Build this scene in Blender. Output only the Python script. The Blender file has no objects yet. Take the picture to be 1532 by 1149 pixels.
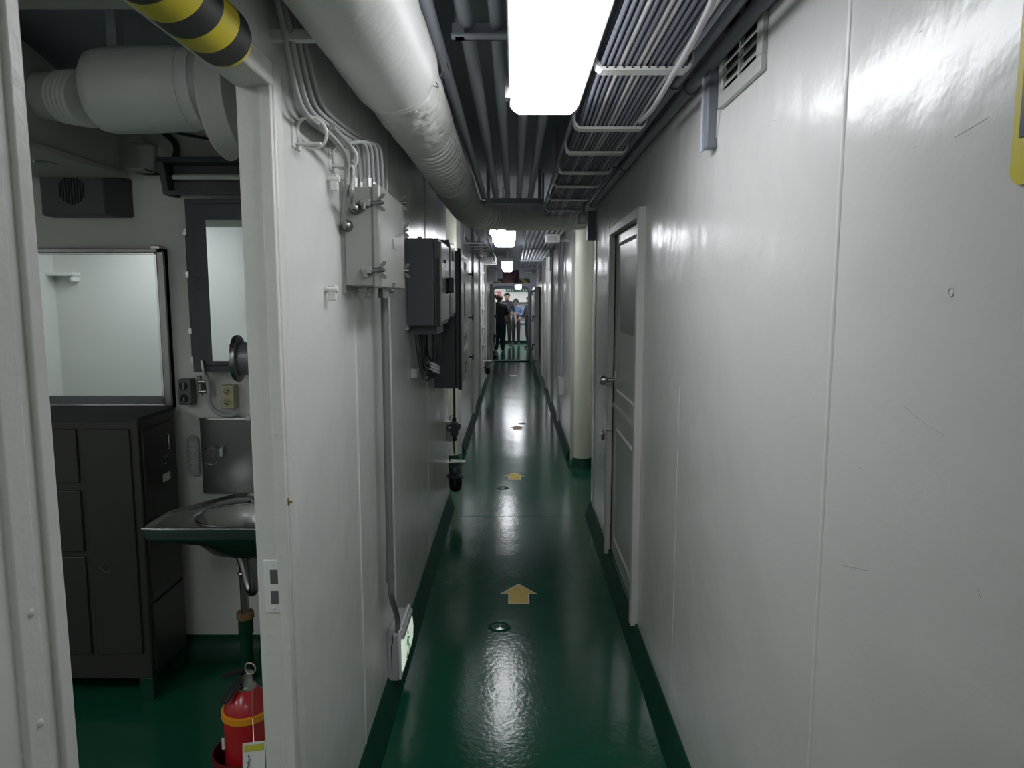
import bpy, bmesh, math, random
from mathutils import Vector, Matrix, noise
random.seed(7)
S = bpy.context.scene
C = S.collection
# ---------------------------------------------------------------- camera, world, exposure
F = 1060.0; CX = 766.0; CY = 574.5; EYE = 1.6
PITCH = math.atan(128.5 / F); YAW = math.atan(3 / math.hypot(F, 128.5))
cam = bpy.data.cameras.new('camera'); camo = bpy.data.objects.new('camera', cam); C.objects.link(camo)
cam.sensor_width = 36.0; cam.lens = F / 1532 * 36.0; cam.clip_start = 0.02; cam.clip_end = 200
camo.location = (0, 0, EYE); camo.rotation_euler = (math.pi / 2 - PITCH, 0, YAW)
S.camera = camo
w = bpy.data.worlds.new('world'); S.world = w; w.use_nodes = True
w.node_tree.nodes['Background'].inputs[0].default_value = (0.02, 0.02, 0.02, 1)
w.node_tree.nodes['Background'].inputs[1].default_value = 0.3
S.view_settings.view_transform = 'Standard'; S.view_settings.look = 'None'
S.view_settings.gamma = 1.0; S.view_settings.use_curve_mapping = False
S.view_settings.exposure = 0.2
LAMP = 10.0          # radiance of the lit tube diffusers
ROOM_LAMP = 7.5


def at(x, y, X=None, Y=None, Z=None):
    """photo pixel -> point on the plane X=, Y= or Z= that the thing touches"""
    a = (x - CX) / F; b = (y - CY) / F
    fy = math.cos(PITCH) - b * math.sin(PITCH); fz = -math.sin(PITCH) - b * math.cos(PITCH)
    r = Vector((a * math.cos(YAW) - fy * math.sin(YAW), a * math.sin(YAW) + fy * math.cos(YAW), fz))
    t = X / r.x if X is not None else Y / r.y if Y is not None else (Z - EYE) / r.z
    p = r * t; p.z += EYE
    return p


# ---------------------------------------------------------------- materials
M = {}


def mat(name, col, rough=0.5, metal=0.0, bump=None, var=None, spec=0.5, coat=0.0, emit=None, trans=0.0, rvar=None):
    m = bpy.data.materials.new(name); m.use_nodes = True; nt = m.node_tree; N = nt.nodes; L = nt.links
    b = N['Principled BSDF']
    b.inputs['Base Color'].default_value = (*col, 1); b.inputs['Roughness'].default_value = rough
    b.inputs['Metallic'].default_value = metal; b.inputs['Specular IOR Level'].default_value = spec
    b.inputs['Coat Weight'].default_value = coat; b.inputs['Transmission Weight'].default_value = trans
    if coat: b.inputs['Coat Roughness'].default_value = 0.08
    if emit:
        b.inputs['Emission Color'].default_value = (*emit[0], 1); b.inputs['Emission Strength'].default_value = emit[1]
    geo = None
    if bump or var or rvar:
        geo = N.new('ShaderNodeNewGeometry')
    if var:
        sc, amt = var
        n = N.new('ShaderNodeTexNoise'); n.inputs['Scale'].default_value = sc; n.inputs['Detail'].default_value = 6
        L.new(geo.outputs['Position'], n.inputs['Vector'])
        mx = N.new('ShaderNodeMix'); mx.data_type = 'RGBA'
        mx.inputs[6].default_value = (*[c * (1 - amt) for c in col], 1)
        mx.inputs[7].default_value = (*[min(1, c * (1 + amt)) for c in col], 1)
        L.new(n.outputs['Fac'], mx.inputs[0]); L.new(mx.outputs[2], b.inputs['Base Color'])
    if rvar:
        n = N.new('ShaderNodeTexNoise'); n.inputs['Scale'].default_value = rvar[0]; n.inputs['Detail'].default_value = 5
        L.new(geo.outputs['Position'], n.inputs['Vector'])
        mr = N.new('ShaderNodeMapRange'); mr.inputs[1].default_value = 0.3; mr.inputs[2].default_value = 0.7
        mr.inputs[3].default_value = rough - rvar[1]; mr.inputs[4].default_value = rough + rvar[1]
        L.new(n.outputs['Fac'], mr.inputs[0]); L.new(mr.outputs[0], b.inputs['Roughness'])
    if bump:
        prev = None
        for sc, st, dist in bump:
            n = N.new('ShaderNodeTexNoise'); n.inputs['Scale'].default_value = sc; n.inputs['Detail'].default_value = 3
            L.new(geo.outputs['Position'], n.inputs['Vector'])
            bp = N.new('ShaderNodeBump'); bp.inputs['Strength'].default_value = st; bp.inputs['Distance'].default_value = dist
            L.new(n.outputs['Fac'], bp.inputs['Height'])
            if prev: L.new(prev.outputs[0], bp.inputs['Normal'])
            prev = bp
        L.new(prev.outputs[0], b.inputs['Normal'])
    M[name] = m
    return m


def stripes(name, ca, cb, freq, slant, axis='Y', other='Z', rough=0.5, phase=0.0):
    """two-colour printed stripes in the object's own coordinates"""
    m = mat(name, ca, rough); nt = m.node_tree; N = nt.nodes; L = nt.links
    tc = N.new('ShaderNodeTexCoord'); sp = N.new('ShaderNodeSeparateXYZ'); L.new(tc.outputs['Object'], sp.inputs[0])
    mu = N.new('ShaderNodeMath'); mu.operation = 'MULTIPLY_ADD'; mu.inputs[1].default_value = slant
    L.new(sp.outputs[other], mu.inputs[0]); L.new(sp.outputs[axis], mu.inputs[2])
    m2 = N.new('ShaderNodeMath'); m2.operation = 'MULTIPLY_ADD'; m2.inputs[1].default_value = freq; m2.inputs[2].default_value = 50 + phase; L.new(mu.outputs[0], m2.inputs[0])
    fr = N.new('ShaderNodeMath'); fr.operation = 'FRACT'; L.new(m2.outputs[0], fr.inputs[0])
    gt = N.new('ShaderNodeMath'); gt.operation = 'GREATER_THAN'; gt.inputs[1].default_value = 0.5; L.new(fr.outputs[0], gt.inputs[0])
    mx = N.new('ShaderNodeMix'); mx.data_type = 'RGBA'; mx.inputs[6].default_value = (*ca, 1); mx.inputs[7].default_value = (*cb, 1)
    L.new(gt.outputs[0], mx.inputs[0]); L.new(mx.outputs[2], N['Principled BSDF'].inputs['Base Color'])
    return m


WB = [(2.6, 0.40, 0.03), (11, 0.10, 0.008), (70, 0.10, 0.004)]
mat('wall', (0.66, 0.665, 0.635), 0.23, bump=WB, var=(1.6, 0.03), spec=0.5)
mat('room_wall', (0.70, 0.70, 0.66), 0.5, bump=[(60, 0.15, 0.004)], var=(2, 0.05))
mat('white_paint', (0.70, 0.71, 0.68), 0.33, bump=[(35, 0.25, 0.004)], var=(4, 0.05))
mat('frame_paint', (0.64, 0.64, 0.59), 0.38, bump=[(45, 0.35, 0.006)], var=(5, 0.07))
mat('door_paint', (0.50, 0.52, 0.49), 0.28, bump=[(6, 0.2, 0.01), (60, 0.12, 0.004)], var=(3, 0.04))
mat('pillar_paint', (0.74, 0.76, 0.62), 0.25, bump=[(5, 0.1, 0.01)])
mat('deck_green', (0.008, 0.082, 0.045), 0.14, bump=[(2.2, 0.25, 0.012), (45, 0.16, 0.004)], var=(1.3, 0.25), spec=0.30)
mat('kerb_green', (0.005, 0.048, 0.028), 0.42, bump=[(20, 0.3, 0.01)], var=(3, 0.25), spec=0.25)
mat('ceiling_paint_haze', (0.46, 0.49, 0.56), 0.5, bump=[(10, 0.2, 0.01)], var=(2, 0.08))  # grey paint with the bluish lens haze mixed into its colour
mat('room_ceiling', (0.42, 0.42, 0.39), 0.55, var=(2, 0.06))
mat('pipe_grey', (0.50, 0.53, 0.60), 0.42, bump=[(40, 0.2, 0.004)], var=(3, 0.08))  # blue cast of the haze under the deck head is in this grey
mat('pipe_dark', (0.20, 0.215, 0.25), 0.42, bump=[(40, 0.2, 0.004)], var=(3, 0.08))
mat('insulation', (0.66, 0.67, 0.64), 0.42, bump=[(7, 0.35, 0.02), (60, 0.2, 0.004)], var=(5, 0.05))
mat('cloth_wrap', (0.64, 0.65, 0.60), 0.5, bump=[(14, 0.8, 0.03), (50, 0.4, 0.006)], var=(7, 0.08))
mat('rust', (0.22, 0.13, 0.05), 0.8, var=(40, 0.4))
mat('cable_grey', (0.36, 0.37, 0.36), 0.5, bump=[(220, 0.5, 0.003)], var=(8, 0.08))
mat('tray_cable', (0.17, 0.18, 0.225), 0.5, bump=[(60, 0.2, 0.004)], var=(5, 0.2))
mat('tray_cable_light', (0.45, 0.45, 0.46), 0.5, var=(5, 0.15))
mat('cable_black', (0.02, 0.02, 0.022), 0.4)
mat('braid', (0.42, 0.42, 0.40), 0.4, metal=0.6, bump=[(260, 0.9, 0.004)])
mat('box_grey', (0.30, 0.305, 0.28), 0.35, bump=[(40, 0.2, 0.004)], var=(5, 0.06))
mat('panel_grey', (0.075, 0.085, 0.095), 0.4, bump=[(90, 0.15, 0.002)], var=(4, 0.05))
mat('panel_door', (0.46, 0.47, 0.44), 0.22, bump=[(8, 0.1, 0.005)], var=(4, 0.05))
mat('steel', (0.60, 0.60, 0.58), 0.28, metal=1.0, bump=[(20, 0.1, 0.004)], var=(12, 0.08))
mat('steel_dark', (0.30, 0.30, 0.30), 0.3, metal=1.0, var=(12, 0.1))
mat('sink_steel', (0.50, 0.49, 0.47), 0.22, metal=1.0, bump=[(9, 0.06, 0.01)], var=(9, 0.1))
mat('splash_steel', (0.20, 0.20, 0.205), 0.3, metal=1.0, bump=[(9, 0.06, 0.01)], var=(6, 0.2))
mat('chrome', (0.75, 0.75, 0.75), 0.1, metal=1.0)
mat('brass', (0.65, 0.6, 0.45), 0.3, metal=1.0)
mat('mirror', (0.86, 0.90, 0.91), 0.02, metal=1.0)
mat('cabinet_dark', (0.035, 0.032, 0.030), 0.38, bump=[(50, 0.15, 0.003)], var=(3, 0.15))
mat('cabinet_top', (0.05, 0.05, 0.052), 0.75, spec=0.2, var=(4, 0.2))
mat('locker_grey', (0.055, 0.062, 0.068), 0.45, bump=[(70, 0.15, 0.002)], var=(4, 0.1))
mat('speaker_grey', (0.10, 0.105, 0.105), 0.5, var=(5, 0.1))
mat('dark_slot', (0.006, 0.006, 0.007), 0.7)
mat('socket_cream', (0.55, 0.50, 0.33), 0.4)
mat('socket_inner', (0.40, 0.35, 0.21), 0.5)
mat('scuff', (0.36, 0.36, 0.34), 0.5)
mat('rubber', (0.012, 0.012, 0.013), 0.45)
mat('lens_black', (0.006, 0.006, 0.007), 0.12, coat=0.5)
mat('plastic_grey', (0.42, 0.43, 0.43), 0.4)
mat('plastic_white', (0.78, 0.78, 0.76), 0.4)
mat('conduit', (0.22, 0.23, 0.24), 0.38, metal=0.3, bump=[(80, 0.2, 0.002)], var=(8, 0.15))
mat('red_paint', (0.42, 0.012, 0.018), 0.25, coat=0.4, var=(6, 0.1))
mat('red_holder', (0.13, 0.008, 0.010), 0.45)
mat('band_orange', (0.75, 0.30, 0.012), 0.4)
mat('paper', (0.70, 0.70, 0.66), 0.6)
mat('paper_yellow', (0.50, 0.48, 0.06), 0.6)
mat('ink', (0.02, 0.02, 0.025), 0.6)
mat('arrow_yellow', (0.62, 0.43, 0.012), 0.4, spec=0.25, bump=[(60, 0.2, 0.003)], var=(20, 0.08))
mat('arrow_edge', (0.62, 0.66, 0.58), 0.35)
mat('sign_yellow', (0.62, 0.52, 0.012), 0.45)
mat('sign_black', (0.016, 0.015, 0.022), 0.35)
mat('sign_maroon', (0.10, 0.045, 0.055), 0.45)
mat('sign_pale', (0.30, 0.24, 0.25), 0.5)
mat('sign_green', (0.035, 0.11, 0.05), 0.45)
mat('sign_white', (0.72, 0.75, 0.70), 0.45)
mat('sign_red', (0.55, 0.07, 0.06), 0.45)
mat('far_white', (0.80, 0.80, 0.76), 0.5)
mat('far_grey', (0.30, 0.31, 0.33), 0.5)
mat('notice_grey', (0.13, 0.14, 0.14), 0.35)
mat('diffuser', (0.9, 0.9, 0.92), 0.4, emit=((0.93, 0.95, 1.0), LAMP))
mat('room_diffuser', (0.9, 0.9, 0.9), 0.4, emit=((0.93, 0.97, 1.0), ROOM_LAMP))
mat('exit_glow', (0.75, 0.85, 0.72), 0.35, emit=((0.90, 1.0, 0.86), 0.42))
mat('exit_green', (0.02, 0.35, 0.12), 0.4, emit=((0.02, 0.6, 0.15), 0.12))
mat('skin', (0.45, 0.27, 0.20), 0.5)
mat('hair', (0.012, 0.010, 0.010), 0.5)
mat('cap_red', (0.10, 0.025, 0.03), 0.7)
mat('shirt_black', (0.018, 0.018, 0.024), 0.75)
mat('shirt_navy', (0.035, 0.040, 0.060), 0.75)
mat('shirt_blue', (0.17, 0.27, 0.46), 0.75)
mat('tunic_blue', (0.055, 0.085, 0.14), 0.75)
mat('jeans', (0.022, 0.030, 0.052), 0.8)
mat('trousers', (0.028, 0.028, 0.036), 0.8)
mat('shoe', (0.02, 0.02, 0.02), 0.5)
mat('shoe_white', (0.6, 0.6, 0.6), 0.5)
stripes('foam_stripes', (0.015, 0.015, 0.015), (0.62, 0.50, 0.02), 7.6, -0.35, rough=0.55, phase=0.42)
stripes('hazard', (0.02, 0.02, 0.018), (0.28, 0.26, 0.06), 4.6, 1.2, 'X', 'Z', 0.5)


# ---------------------------------------------------------------- geometry helpers
class MB:
    def __init__(s): s.v = []; s.f = []; s.sm = []

    def add(s, vs, fs, smooth=False):
        o = len(s.v); s.v += [Vector(q) for q in vs]; s.f += [[i + o for i in f] for f in fs]; s.sm += [smooth] * len(fs)
        return s

    def box(s, a, b):
        x0, y0, z0 = [min(p, q) for p, q in zip(a, b)]; x1, y1, z1 = [max(p, q) for p, q in zip(a, b)]
        return s.add([(x0, y0, z0), (x1, y0, z0), (x1, y1, z0), (x0, y1, z0), (x0, y0, z1), (x1, y0, z1), (x1, y1, z1), (x0, y1, z1)],
                     [(0, 3, 2, 1), (4, 5, 6, 7), (0, 1, 5, 4), (1, 2, 6, 5), (2, 3, 7, 6), (3, 0, 4, 7)])

    def tube(s, pts, r, n=12, caps=True):
        pts = [Vector(p) for p in pts]; rs = r if isinstance(r, (list, tuple)) else [r] * len(pts)
        t = [(pts[min(i + 1, len(pts) - 1)] - pts[max(i - 1, 0)]).normalized() for i in range(len(pts))]
        up = Vector((0, 0, 1)) if abs(t[0].z) < 0.9 else Vector((0, 1, 0))
        u = (up - t[0] * up.dot(t[0])).normalized(); vs = []
        for i, p in enumerate(pts):
            u = (u - t[i] * u.dot(t[i])).normalized(); v = t[i].cross(u)
            for k in range(n):
                a = 2 * math.pi * k / n; vs.append(p + (u * math.cos(a) + v * math.sin(a)) * rs[i])
        m = len(pts)
        s.add(vs, [(i * n + k, i * n + (k + 1) % n, (i + 1) * n + (k + 1) % n, (i + 1) * n + k) for i in range(m - 1) for k in range(n)], True)
        if caps:
            s.add(vs[:n], [tuple(range(n))[::-1]]); s.add(vs[-n:], [tuple(range(n))])
        return s

    def cyl(s, a, b, r, n=20, r2=None): return s.tube([a, b], [r, r if r2 is None else r2], n)

    def lathe(s, o, axis, prof, n=24):
        """prof: (distance along axis, radius)"""
        o = Vector(o); ax = Vector(axis).normalized()
        return s.tube2([o + ax * d for d, r in prof], [r for d, r in prof], ax, n)

    def tube2(s, pts, rs, ax, n):
        up = Vector((0, 0, 1)) if abs(ax.z) < 0.9 else Vector((0, 1, 0))
        u = (up - ax * up.dot(ax)).normalized(); v = ax.cross(u)
        for i in range(len(pts) - 1):
            vs = [pts[j] + (u * math.cos(2 * math.pi * k / n) + v * math.sin(2 * math.pi * k / n)) * max(rs[j], 1e-5) for j in (i, i + 1) for k in range(n)]
            s.add(vs, [(k, (k + 1) % n, n + (k + 1) % n, n + k) for k in range(n)], True)
        return s

    def prism(s, poly, axis, a, b):
        """poly: 2-D outline in the two other axes, extruded along axis 'x','y','z' from a to b"""
        def P(q, d): return {'x': (d, q[0], q[1]), 'y': (q[0], d, q[1]), 'z': (q[0], q[1], d)}[axis]
        n = len(poly); vs = [P(q, a) for q in poly] + [P(q, b) for q in poly]
        return s.add(vs, [tuple(range(n))[::-1], tuple(range(n, 2 * n))] + [(i, (i + 1) % n, n + (i + 1) % n, n + i) for i in range(n)])

    def torus(s, c, axis, R, r, n=24, k=8, a0=0, a1=2 * math.pi):
        c = Vector(c); ax = Vector(axis).normalized(); up = Vector((0, 0, 1)) if abs(ax.z) < 0.9 else Vector((0, 1, 0))
        u = (up - ax * up.dot(ax)).normalized(); v = ax.cross(u)
        full = abs(a1 - a0 - 2 * math.pi) < 1e-6; m = n if full else n + 1; vs = []
        for i in range(m):
            a = a0 + (a1 - a0) * i / n; d = u * math.cos(a) + v * math.sin(a)
            for j in range(k):
                b = 2 * math.pi * j / k; vs.append(c + d * (R + r * math.cos(b)) + ax * r * math.sin(b))
        return s.add(vs, [(i * k + j, ((i + 1) % m) * k + j, ((i + 1) % m) * k + (j + 1) % k, i * k + (j + 1) % k) for i in range(n) for j in range(k)], True)

    def ball(s, c, r, n=14, m=9):
        r = (r, r, r) if not isinstance(r, (tuple, list)) else r; vs = []
        for i in range(m + 1):
            t = math.pi * i / m
            for k in range(n):
                p = 2 * math.pi * k / n
                vs.append((c[0] + r[0] * math.sin(t) * math.cos(p), c[1] + r[1] * math.sin(t) * math.sin(p), c[2] + r[2] * math.cos(t)))
        return s.add(vs, [(i * n + k, (i + 1) * n + k, (i + 1) * n + (k + 1) % n, i * n + (k + 1) % n) for i in range(m) for k in range(n)], True)

    def build(s, name, m, parent=None, bevel=0.0, mesh_only=False):
        lo = Vector([min(v[i] for v in s.v) for i in range(3)]); hi = Vector([max(v[i] for v in s.v) for i in range(3)])
        c = (lo + hi) / 2
        if parent is None: c.z = lo.z
        me = bpy.data.meshes.new(name); me.from_pydata([v - c for v in s.v], [], s.f)
        for p, q in zip(me.polygons, s.sm): p.use_smooth = q
        bm = bmesh.new(); bm.from_mesh(me); bmesh.ops.remove_doubles(bm, verts=bm.verts, dist=1e-6)
        bmesh.ops.recalc_face_normals(bm, faces=bm.faces); bm.to_mesh(me); bm.free(); me.set_sharp_from_angle(angle=math.radians(38))
        me.materials.append(M[m] if isinstance(m, str) else m)
        o = bpy.data.objects.new(name, me); C.objects.link(o); W[o.name] = c
        o.location = c
        if parent is not None: o.parent = parent; o.location = c - W[parent.name]
        if bevel:
            b = o.modifiers.new('bevel', 'BEVEL'); b.width = bevel; b.segments = 2; b.limit_method = 'ANGLE'
        return o


W = {}


def tag(o, label, cat, group=None, kind=None):
    o['label'] = label
    if cat: o['category'] = cat
    if group: o['group'] = group
    if kind: o['kind'] = kind
    return o


def thing(name, label, cat, loc, group=None, kind=None):
    o = bpy.data.objects.new(name, None); C.objects.link(o); o.location = loc; o.empty_display_size = 0.05
    W[o.name] = Vector(loc)
    return tag(o, label, cat, group, kind)


def struct(o, label, cat): return tag(o, label, cat, kind='structure')


def B(a, b): return MB().box(a, b)


def curve(pts, n=8):
    """Catmull-Rom through the points"""
    P = [Vector(p) for p in pts]; P = [P[0] * 2 - P[1]] + P + [P[-1] * 2 - P[-2]]; out = []
    for i in range(1, len(P) - 2):
        for k in range(n):
            t = k / n; a, b, c, d = P[i - 1:i + 3]
            out.append(0.5 * (2 * b + (c - a) * t + (2 * a - 5 * b + 4 * c - d) * t * t + (3 * b - a - 3 * c + d) * t ** 3))
    return out + [P[-2]]
# ================================================================ the setting
XL, XR = -0.50, 0.57          # faces of the corridor walls
TOP = 2.5                     # underside of the deck above
Y0, YEND = -5.0, 18.0         # corridor behind the camera / far bulkhead
YD0, YD1, ZD = 0.76, 1.50, 2.02   # door opening on the left
WL = XL - 0.06

floor = B((-4.3, Y0, -0.04), (3.0, 27, 0)).build('floor', 'deck_green')
struct(floor, 'glossy dark green painted steel deck of the passage', 'floor')
for yy, x0, x1 in ((3.52, -0.32, 0.40), (5.1, -0.4, 0.42), (9.6, -0.46, 0.5), (13.0, -0.46, 0.5)):
    B((x0, yy - 0.02, -0.001), (x1, yy + 0.02, 0.0010)).build('weld_seam', 'deck_green', floor, bevel=0.0009)
ceil = B((-4.3, Y0, TOP), (3.0, 27, TOP + 0.04)).build('ceiling', 'ceiling_paint_haze')
struct(ceil, 'grey painted steel deck head above the passage', 'ceiling')

# left wall with the open doorway, the niche at the pillar and the far stretch
lw = MB()
lw.box((WL, Y0, 0), (XL, YD0 - 0.09, TOP)); lw.box((WL, YD0 - 0.09, ZD + 0.06), (XL, YD1 + 0.06, TOP)); lw.box((WL, YD1 + 0.06, 0), (XL, 5.31, TOP))
lw.box((-0.86, 5.25, 0), (WL, 5.31, TOP)); lw.box((-0.92, 5.25, 0), (-0.86, 7.2, TOP)); lw.box((-0.86, 7.2, 0), (-0.54, 7.26, TOP)); lw.box((-0.60, 7.26, 0), (-0.54, YEND, TOP))
wl = lw.build('wall_left', 'wall'); struct(wl, 'glossy white painted steel partition with an open doorway and dark boxes on it', 'wall')
for yy in (2.23, 2.86, 4.05):
    MB().cyl((XL, yy, 0.1), (XL, yy, TOP), 0.0035, 8).build('seam', 'wall', wl)
# right wall
YR0, YR1, ZR = 3.17, 4.06, 1.95    # right door leaf opening
rw = MB()
rw.box((XR, Y0, 0), (XR + 0.06, YR0, TOP)); rw.box((XR, YR0, ZR), (XR + 0.06, YR1, TOP)); rw.box((XR, YR1, 0), (XR + 0.06, 5.12, TOP))
rw.box((XR + 0.06, 5.06, 0), (0.88, 5.12, TOP)); rw.box((0.88, 5.06, 0), (0.94, 7.0, TOP)); rw.box((0.56, 6.95, 0), (0.88, 7.0, TOP)); rw.box((0.56, 7.0, 0), (0.62, YEND, TOP))
wr = rw.build('wall_right', 'wall'); struct(wr, 'smooth white painted steel wall with a raised vertical weld seam', 'wall')
MB().cyl((XR + 0.0035, 1.27, 0.1), (XR + 0.0035, 1.27, TOP), 0.0075, 14).build('seam', 'white_paint', wr)
MB().cyl((XR, 2.42, 0.1), (XR, 2.42, 1.3), 0.0012, 8).build('seam', 'wall', wr)
for (xa_, ya_, xb_, yb_) in ((1348, 604, 1372, 624), (1372, 624, 1412, 652), (1428, 206, 1480, 175), (1366, 221, 1372, 219), (1376, 49, 1381, 45), (1154, 180, 1162, 180), (1058, 676, 1078, 692), (1200, 736, 1206, 741), (1260, 846, 1300, 854), (1284, 699, 1292, 702), (1271, 997, 1279, 1003), (1180, 1002, 1187, 1020), (1462, 880, 1468, 896)):
    a_, b_ = at(xa_, ya_, X=XR), at(xb_, yb_, X=XR); MB().tube([a_, b_], 0.0005, 5).build('scratch', 'scuff', wr)
q_ = at(1423, 437, X=XR); MB().torus((XR, q_.y, q_.z), (1, 0, 0), 0.0055, 0.0012, 18, 6).build('paint_ring', 'wall', wr)
# pilasters that make the vertical ribs of the far walls
for yy in (8.6, 10.2, 11.8, 13.6):
    MB().box((0.53, yy, 0.1), (0.56, yy + 0.07, TOP)).build('rib', 'wall', wr)
for yy in (9.2, 10.9, 13.4):
    MB().box((-0.54, yy, 0.1), (-0.515, yy + 0.06, TOP)).build('rib', 'wall', wl)
back = B((WL, Y0 - 0.06, 0), (XR + 0.06, Y0, TOP)).build('wall_rear', 'wall'); struct(back, 'white painted bulkhead closing the passage behind the viewer', 'wall')


def kerb(name, segs, side, label):
    m = MB()
    for x, ya, yb in segs:
        s = side
        m.prism([(x, 0), (x + s * 0.045, 0), (x + s * 0.035, 0.02), (x + s * 0.012, 0.095), (x + s * 0.004, 0.105), (x, 0.105)], 'y', ya, yb)
    return struct(m.build(name, 'kerb_green'), label, 'baseboard')


kerb('baseboard_left', [(XL, Y0, YD0 - 0.09), (XL, YD1 + 0.06, 5.31), (-0.86, 5.31, 7.2), (-0.54, 7.2, YEND)], 1, 'dark green painted kerb along the foot of the wall with the doorway')
kerb('baseboard_right', [(XR, Y0, 5.12), (0.88, 5.12, 6.95), (0.56, 6.95, YEND)], -1, 'dark green painted kerb along the foot of the wall with the closed door')

# side room shell
YB, YN, XW = 3.0, -0.6, -4.2
rb = B((XW, YB, 0), (WL, YB + 0.06, TOP)).build('wall_room_back', 'room_wall'); struct(rb, 'pale wall of the side room behind the basin and mirrors', 'wall')
rn = B((XW, YN - 0.06, 0), (WL, YN, TOP)).build('wall_room_front', 'room_wall'); struct(rn, 'white wall of the side room seen in its mirrors', 'wall')
rl = B((XW - 0.06, YN, 0), (XW, YB, TOP)).build('wall_room_left', 'room_wall'); struct(rl, 'pale side wall of the side room', 'wall')
rp = B((WL - 0.01, YD1 + 0.06, 0), (WL, YB, TOP)).build('wall_room_right', 'room_wall'); struct(rp, 'pale lining on the room side of the passage partition', 'wall')
m = MB(); m.prism([(YB, 0), (YB - 0.05, 0), (YB - 0.045, 0.06), (YB - 0.012, 0.105), (YB, 0.11)], 'x', XW, WL - 0.01)
struct(m.build('baseboard_room', 'kerb_green'), 'dark green kerb at the foot of the wall below the basin', 'baseboard')
for i, yy in enumerate((1.05, 1.85)):
    o = B((XW, yy, TOP - 0.16), (WL - 0.01, yy + 0.08, TOP)).build('trim_%d' % (i + 1), 'room_ceiling')
    struct(o, ('grey deck beam across the side room above its doorway', 'grey deck beam across the side room above the insulated elbow')[i], 'beam')

# doorway frame on the left: near post, far jamb, head
df = thing('door_1', 'white painted steel door frame of the open side room doorway', 'door frame', (XL, 1.13, 0), kind='structure')
n = MB(); n.box((WL - 0.03, YD0 - 0.09, 0), (XL + 0.006, YD0 - 0.055, ZD + 0.06)); n.build('post', 'frame_paint', df, bevel=0.004)
B((WL - 0.03, YD0 - 0.056, 0), (XL - 0.008, YD0 - 0.024, ZD + 0.02)).build('rabbet', 'frame_paint', df)
B((WL - 0.045, YD0 - 0.025, 0), (XL - 0.002, YD0, ZD + 0.02)).build('stop', 'frame_paint', df, bevel=0.004)
for z in (1.28, 1.16):
    MB().ball((XL + 0.005, YD0 - 0.07, z), (0.004, 0.005, 0.005), 10, 6).build('rivet', 'frame_paint', df)
j = MB(); j.box((WL - 0.012, YD1 + 0.012, 0), (XL + 0.008, YD1 + 0.064, ZD + 0.062)); j.build('jamb', 'frame_paint', df, bevel=0.005)
B((XL - 0.022, YD1, 0), (XL + 0.004, YD1 + 0.014, ZD + 0.015)).build('jamb_stop', 'frame_paint', df, bevel=0.003)
B((WL - 0.012, YD0 - 0.054, ZD + 0.01), (XL + 0.008, YD1 + 0.0115, ZD + 0.06)).build('head', 'frame_paint', df, bevel=0.005)
B((WL - 0.012, YD0 - 0.056, 0), (XL + 0.004, YD1 + 0.06, 0.06)).build('sill', 'kerb_green', df, bevel=0.004)
# strike plate with two latch holes on the jamb
sp = thing('strike_plate', 'steel strike plate with two latch holes on the door jamb', 'strike plate', (XL - 0.04, YD1, 0.9))
a = at(394, 838, Y=YD1 + 0.01); b = at(421, 916, Y=YD1 + 0.01); zt, zb = a.z, b.z; xa, xb = a.x, b.x
h = (zt - zb); ys = YD1 + 0.0085
xa1, xb1 = xa + 0.014, xb - 0.004
B((xa, ys, zb), (xb, ys + 0.004, zt)).build('plate', 'white_paint', sp, bevel=0.001)
for z0, z1 in ((zb + h * .17, zb + h * .42), (zb + h * .55, zb + h * .82)):
    B((xa1, ys - 0.0006, z0), (xb1, ys + 0.001, z1)).build('latch_hole', 'speaker_grey', sp)
for z in (zb + h * .08, zt - h * .09):
    MB().lathe((xa + 0.02, ys, z), (0, -1, 0), [(0, 0.004), (0.0015, 0.0035), (0.002, 0)], 12).build('screw', 'white_paint', sp)
p = at(424, 751, Y=YD1 + 0.012)
m = MB(); m.box((XL - 0.002, YD1 + 0.009, p.z - 0.008), (XL + 0.006, YD1 + 0.014, p.z + 0.009)); m.cyl((XL + 0.004, YD1 + 0.012, p.z), (XL + 0.013, YD1 + 0.012, p.z), 0.003, 8)
tag(m.build('latch_stub', 'rust', bevel=0.001), 'small rusty brown stub on the edge of the door jamb', 'latch')
# striped foam guard over the door head
fz, fx = ZD + 0.035, XL - 0.012
m = MB(); m.tube([(fx, YD0 - 0.3, fz), (fx, 1.30, fz), (fx, 1.32, fz), (fx, 1.326, fz)], [0.052, 0.052, 0.047, 0.0], 32)
tag(m.build('foam_guard', 'foam_stripes'), 'black and yellow striped foam tube padding the head of the doorway', 'padding')

# ================================================================ lights overhead


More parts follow.
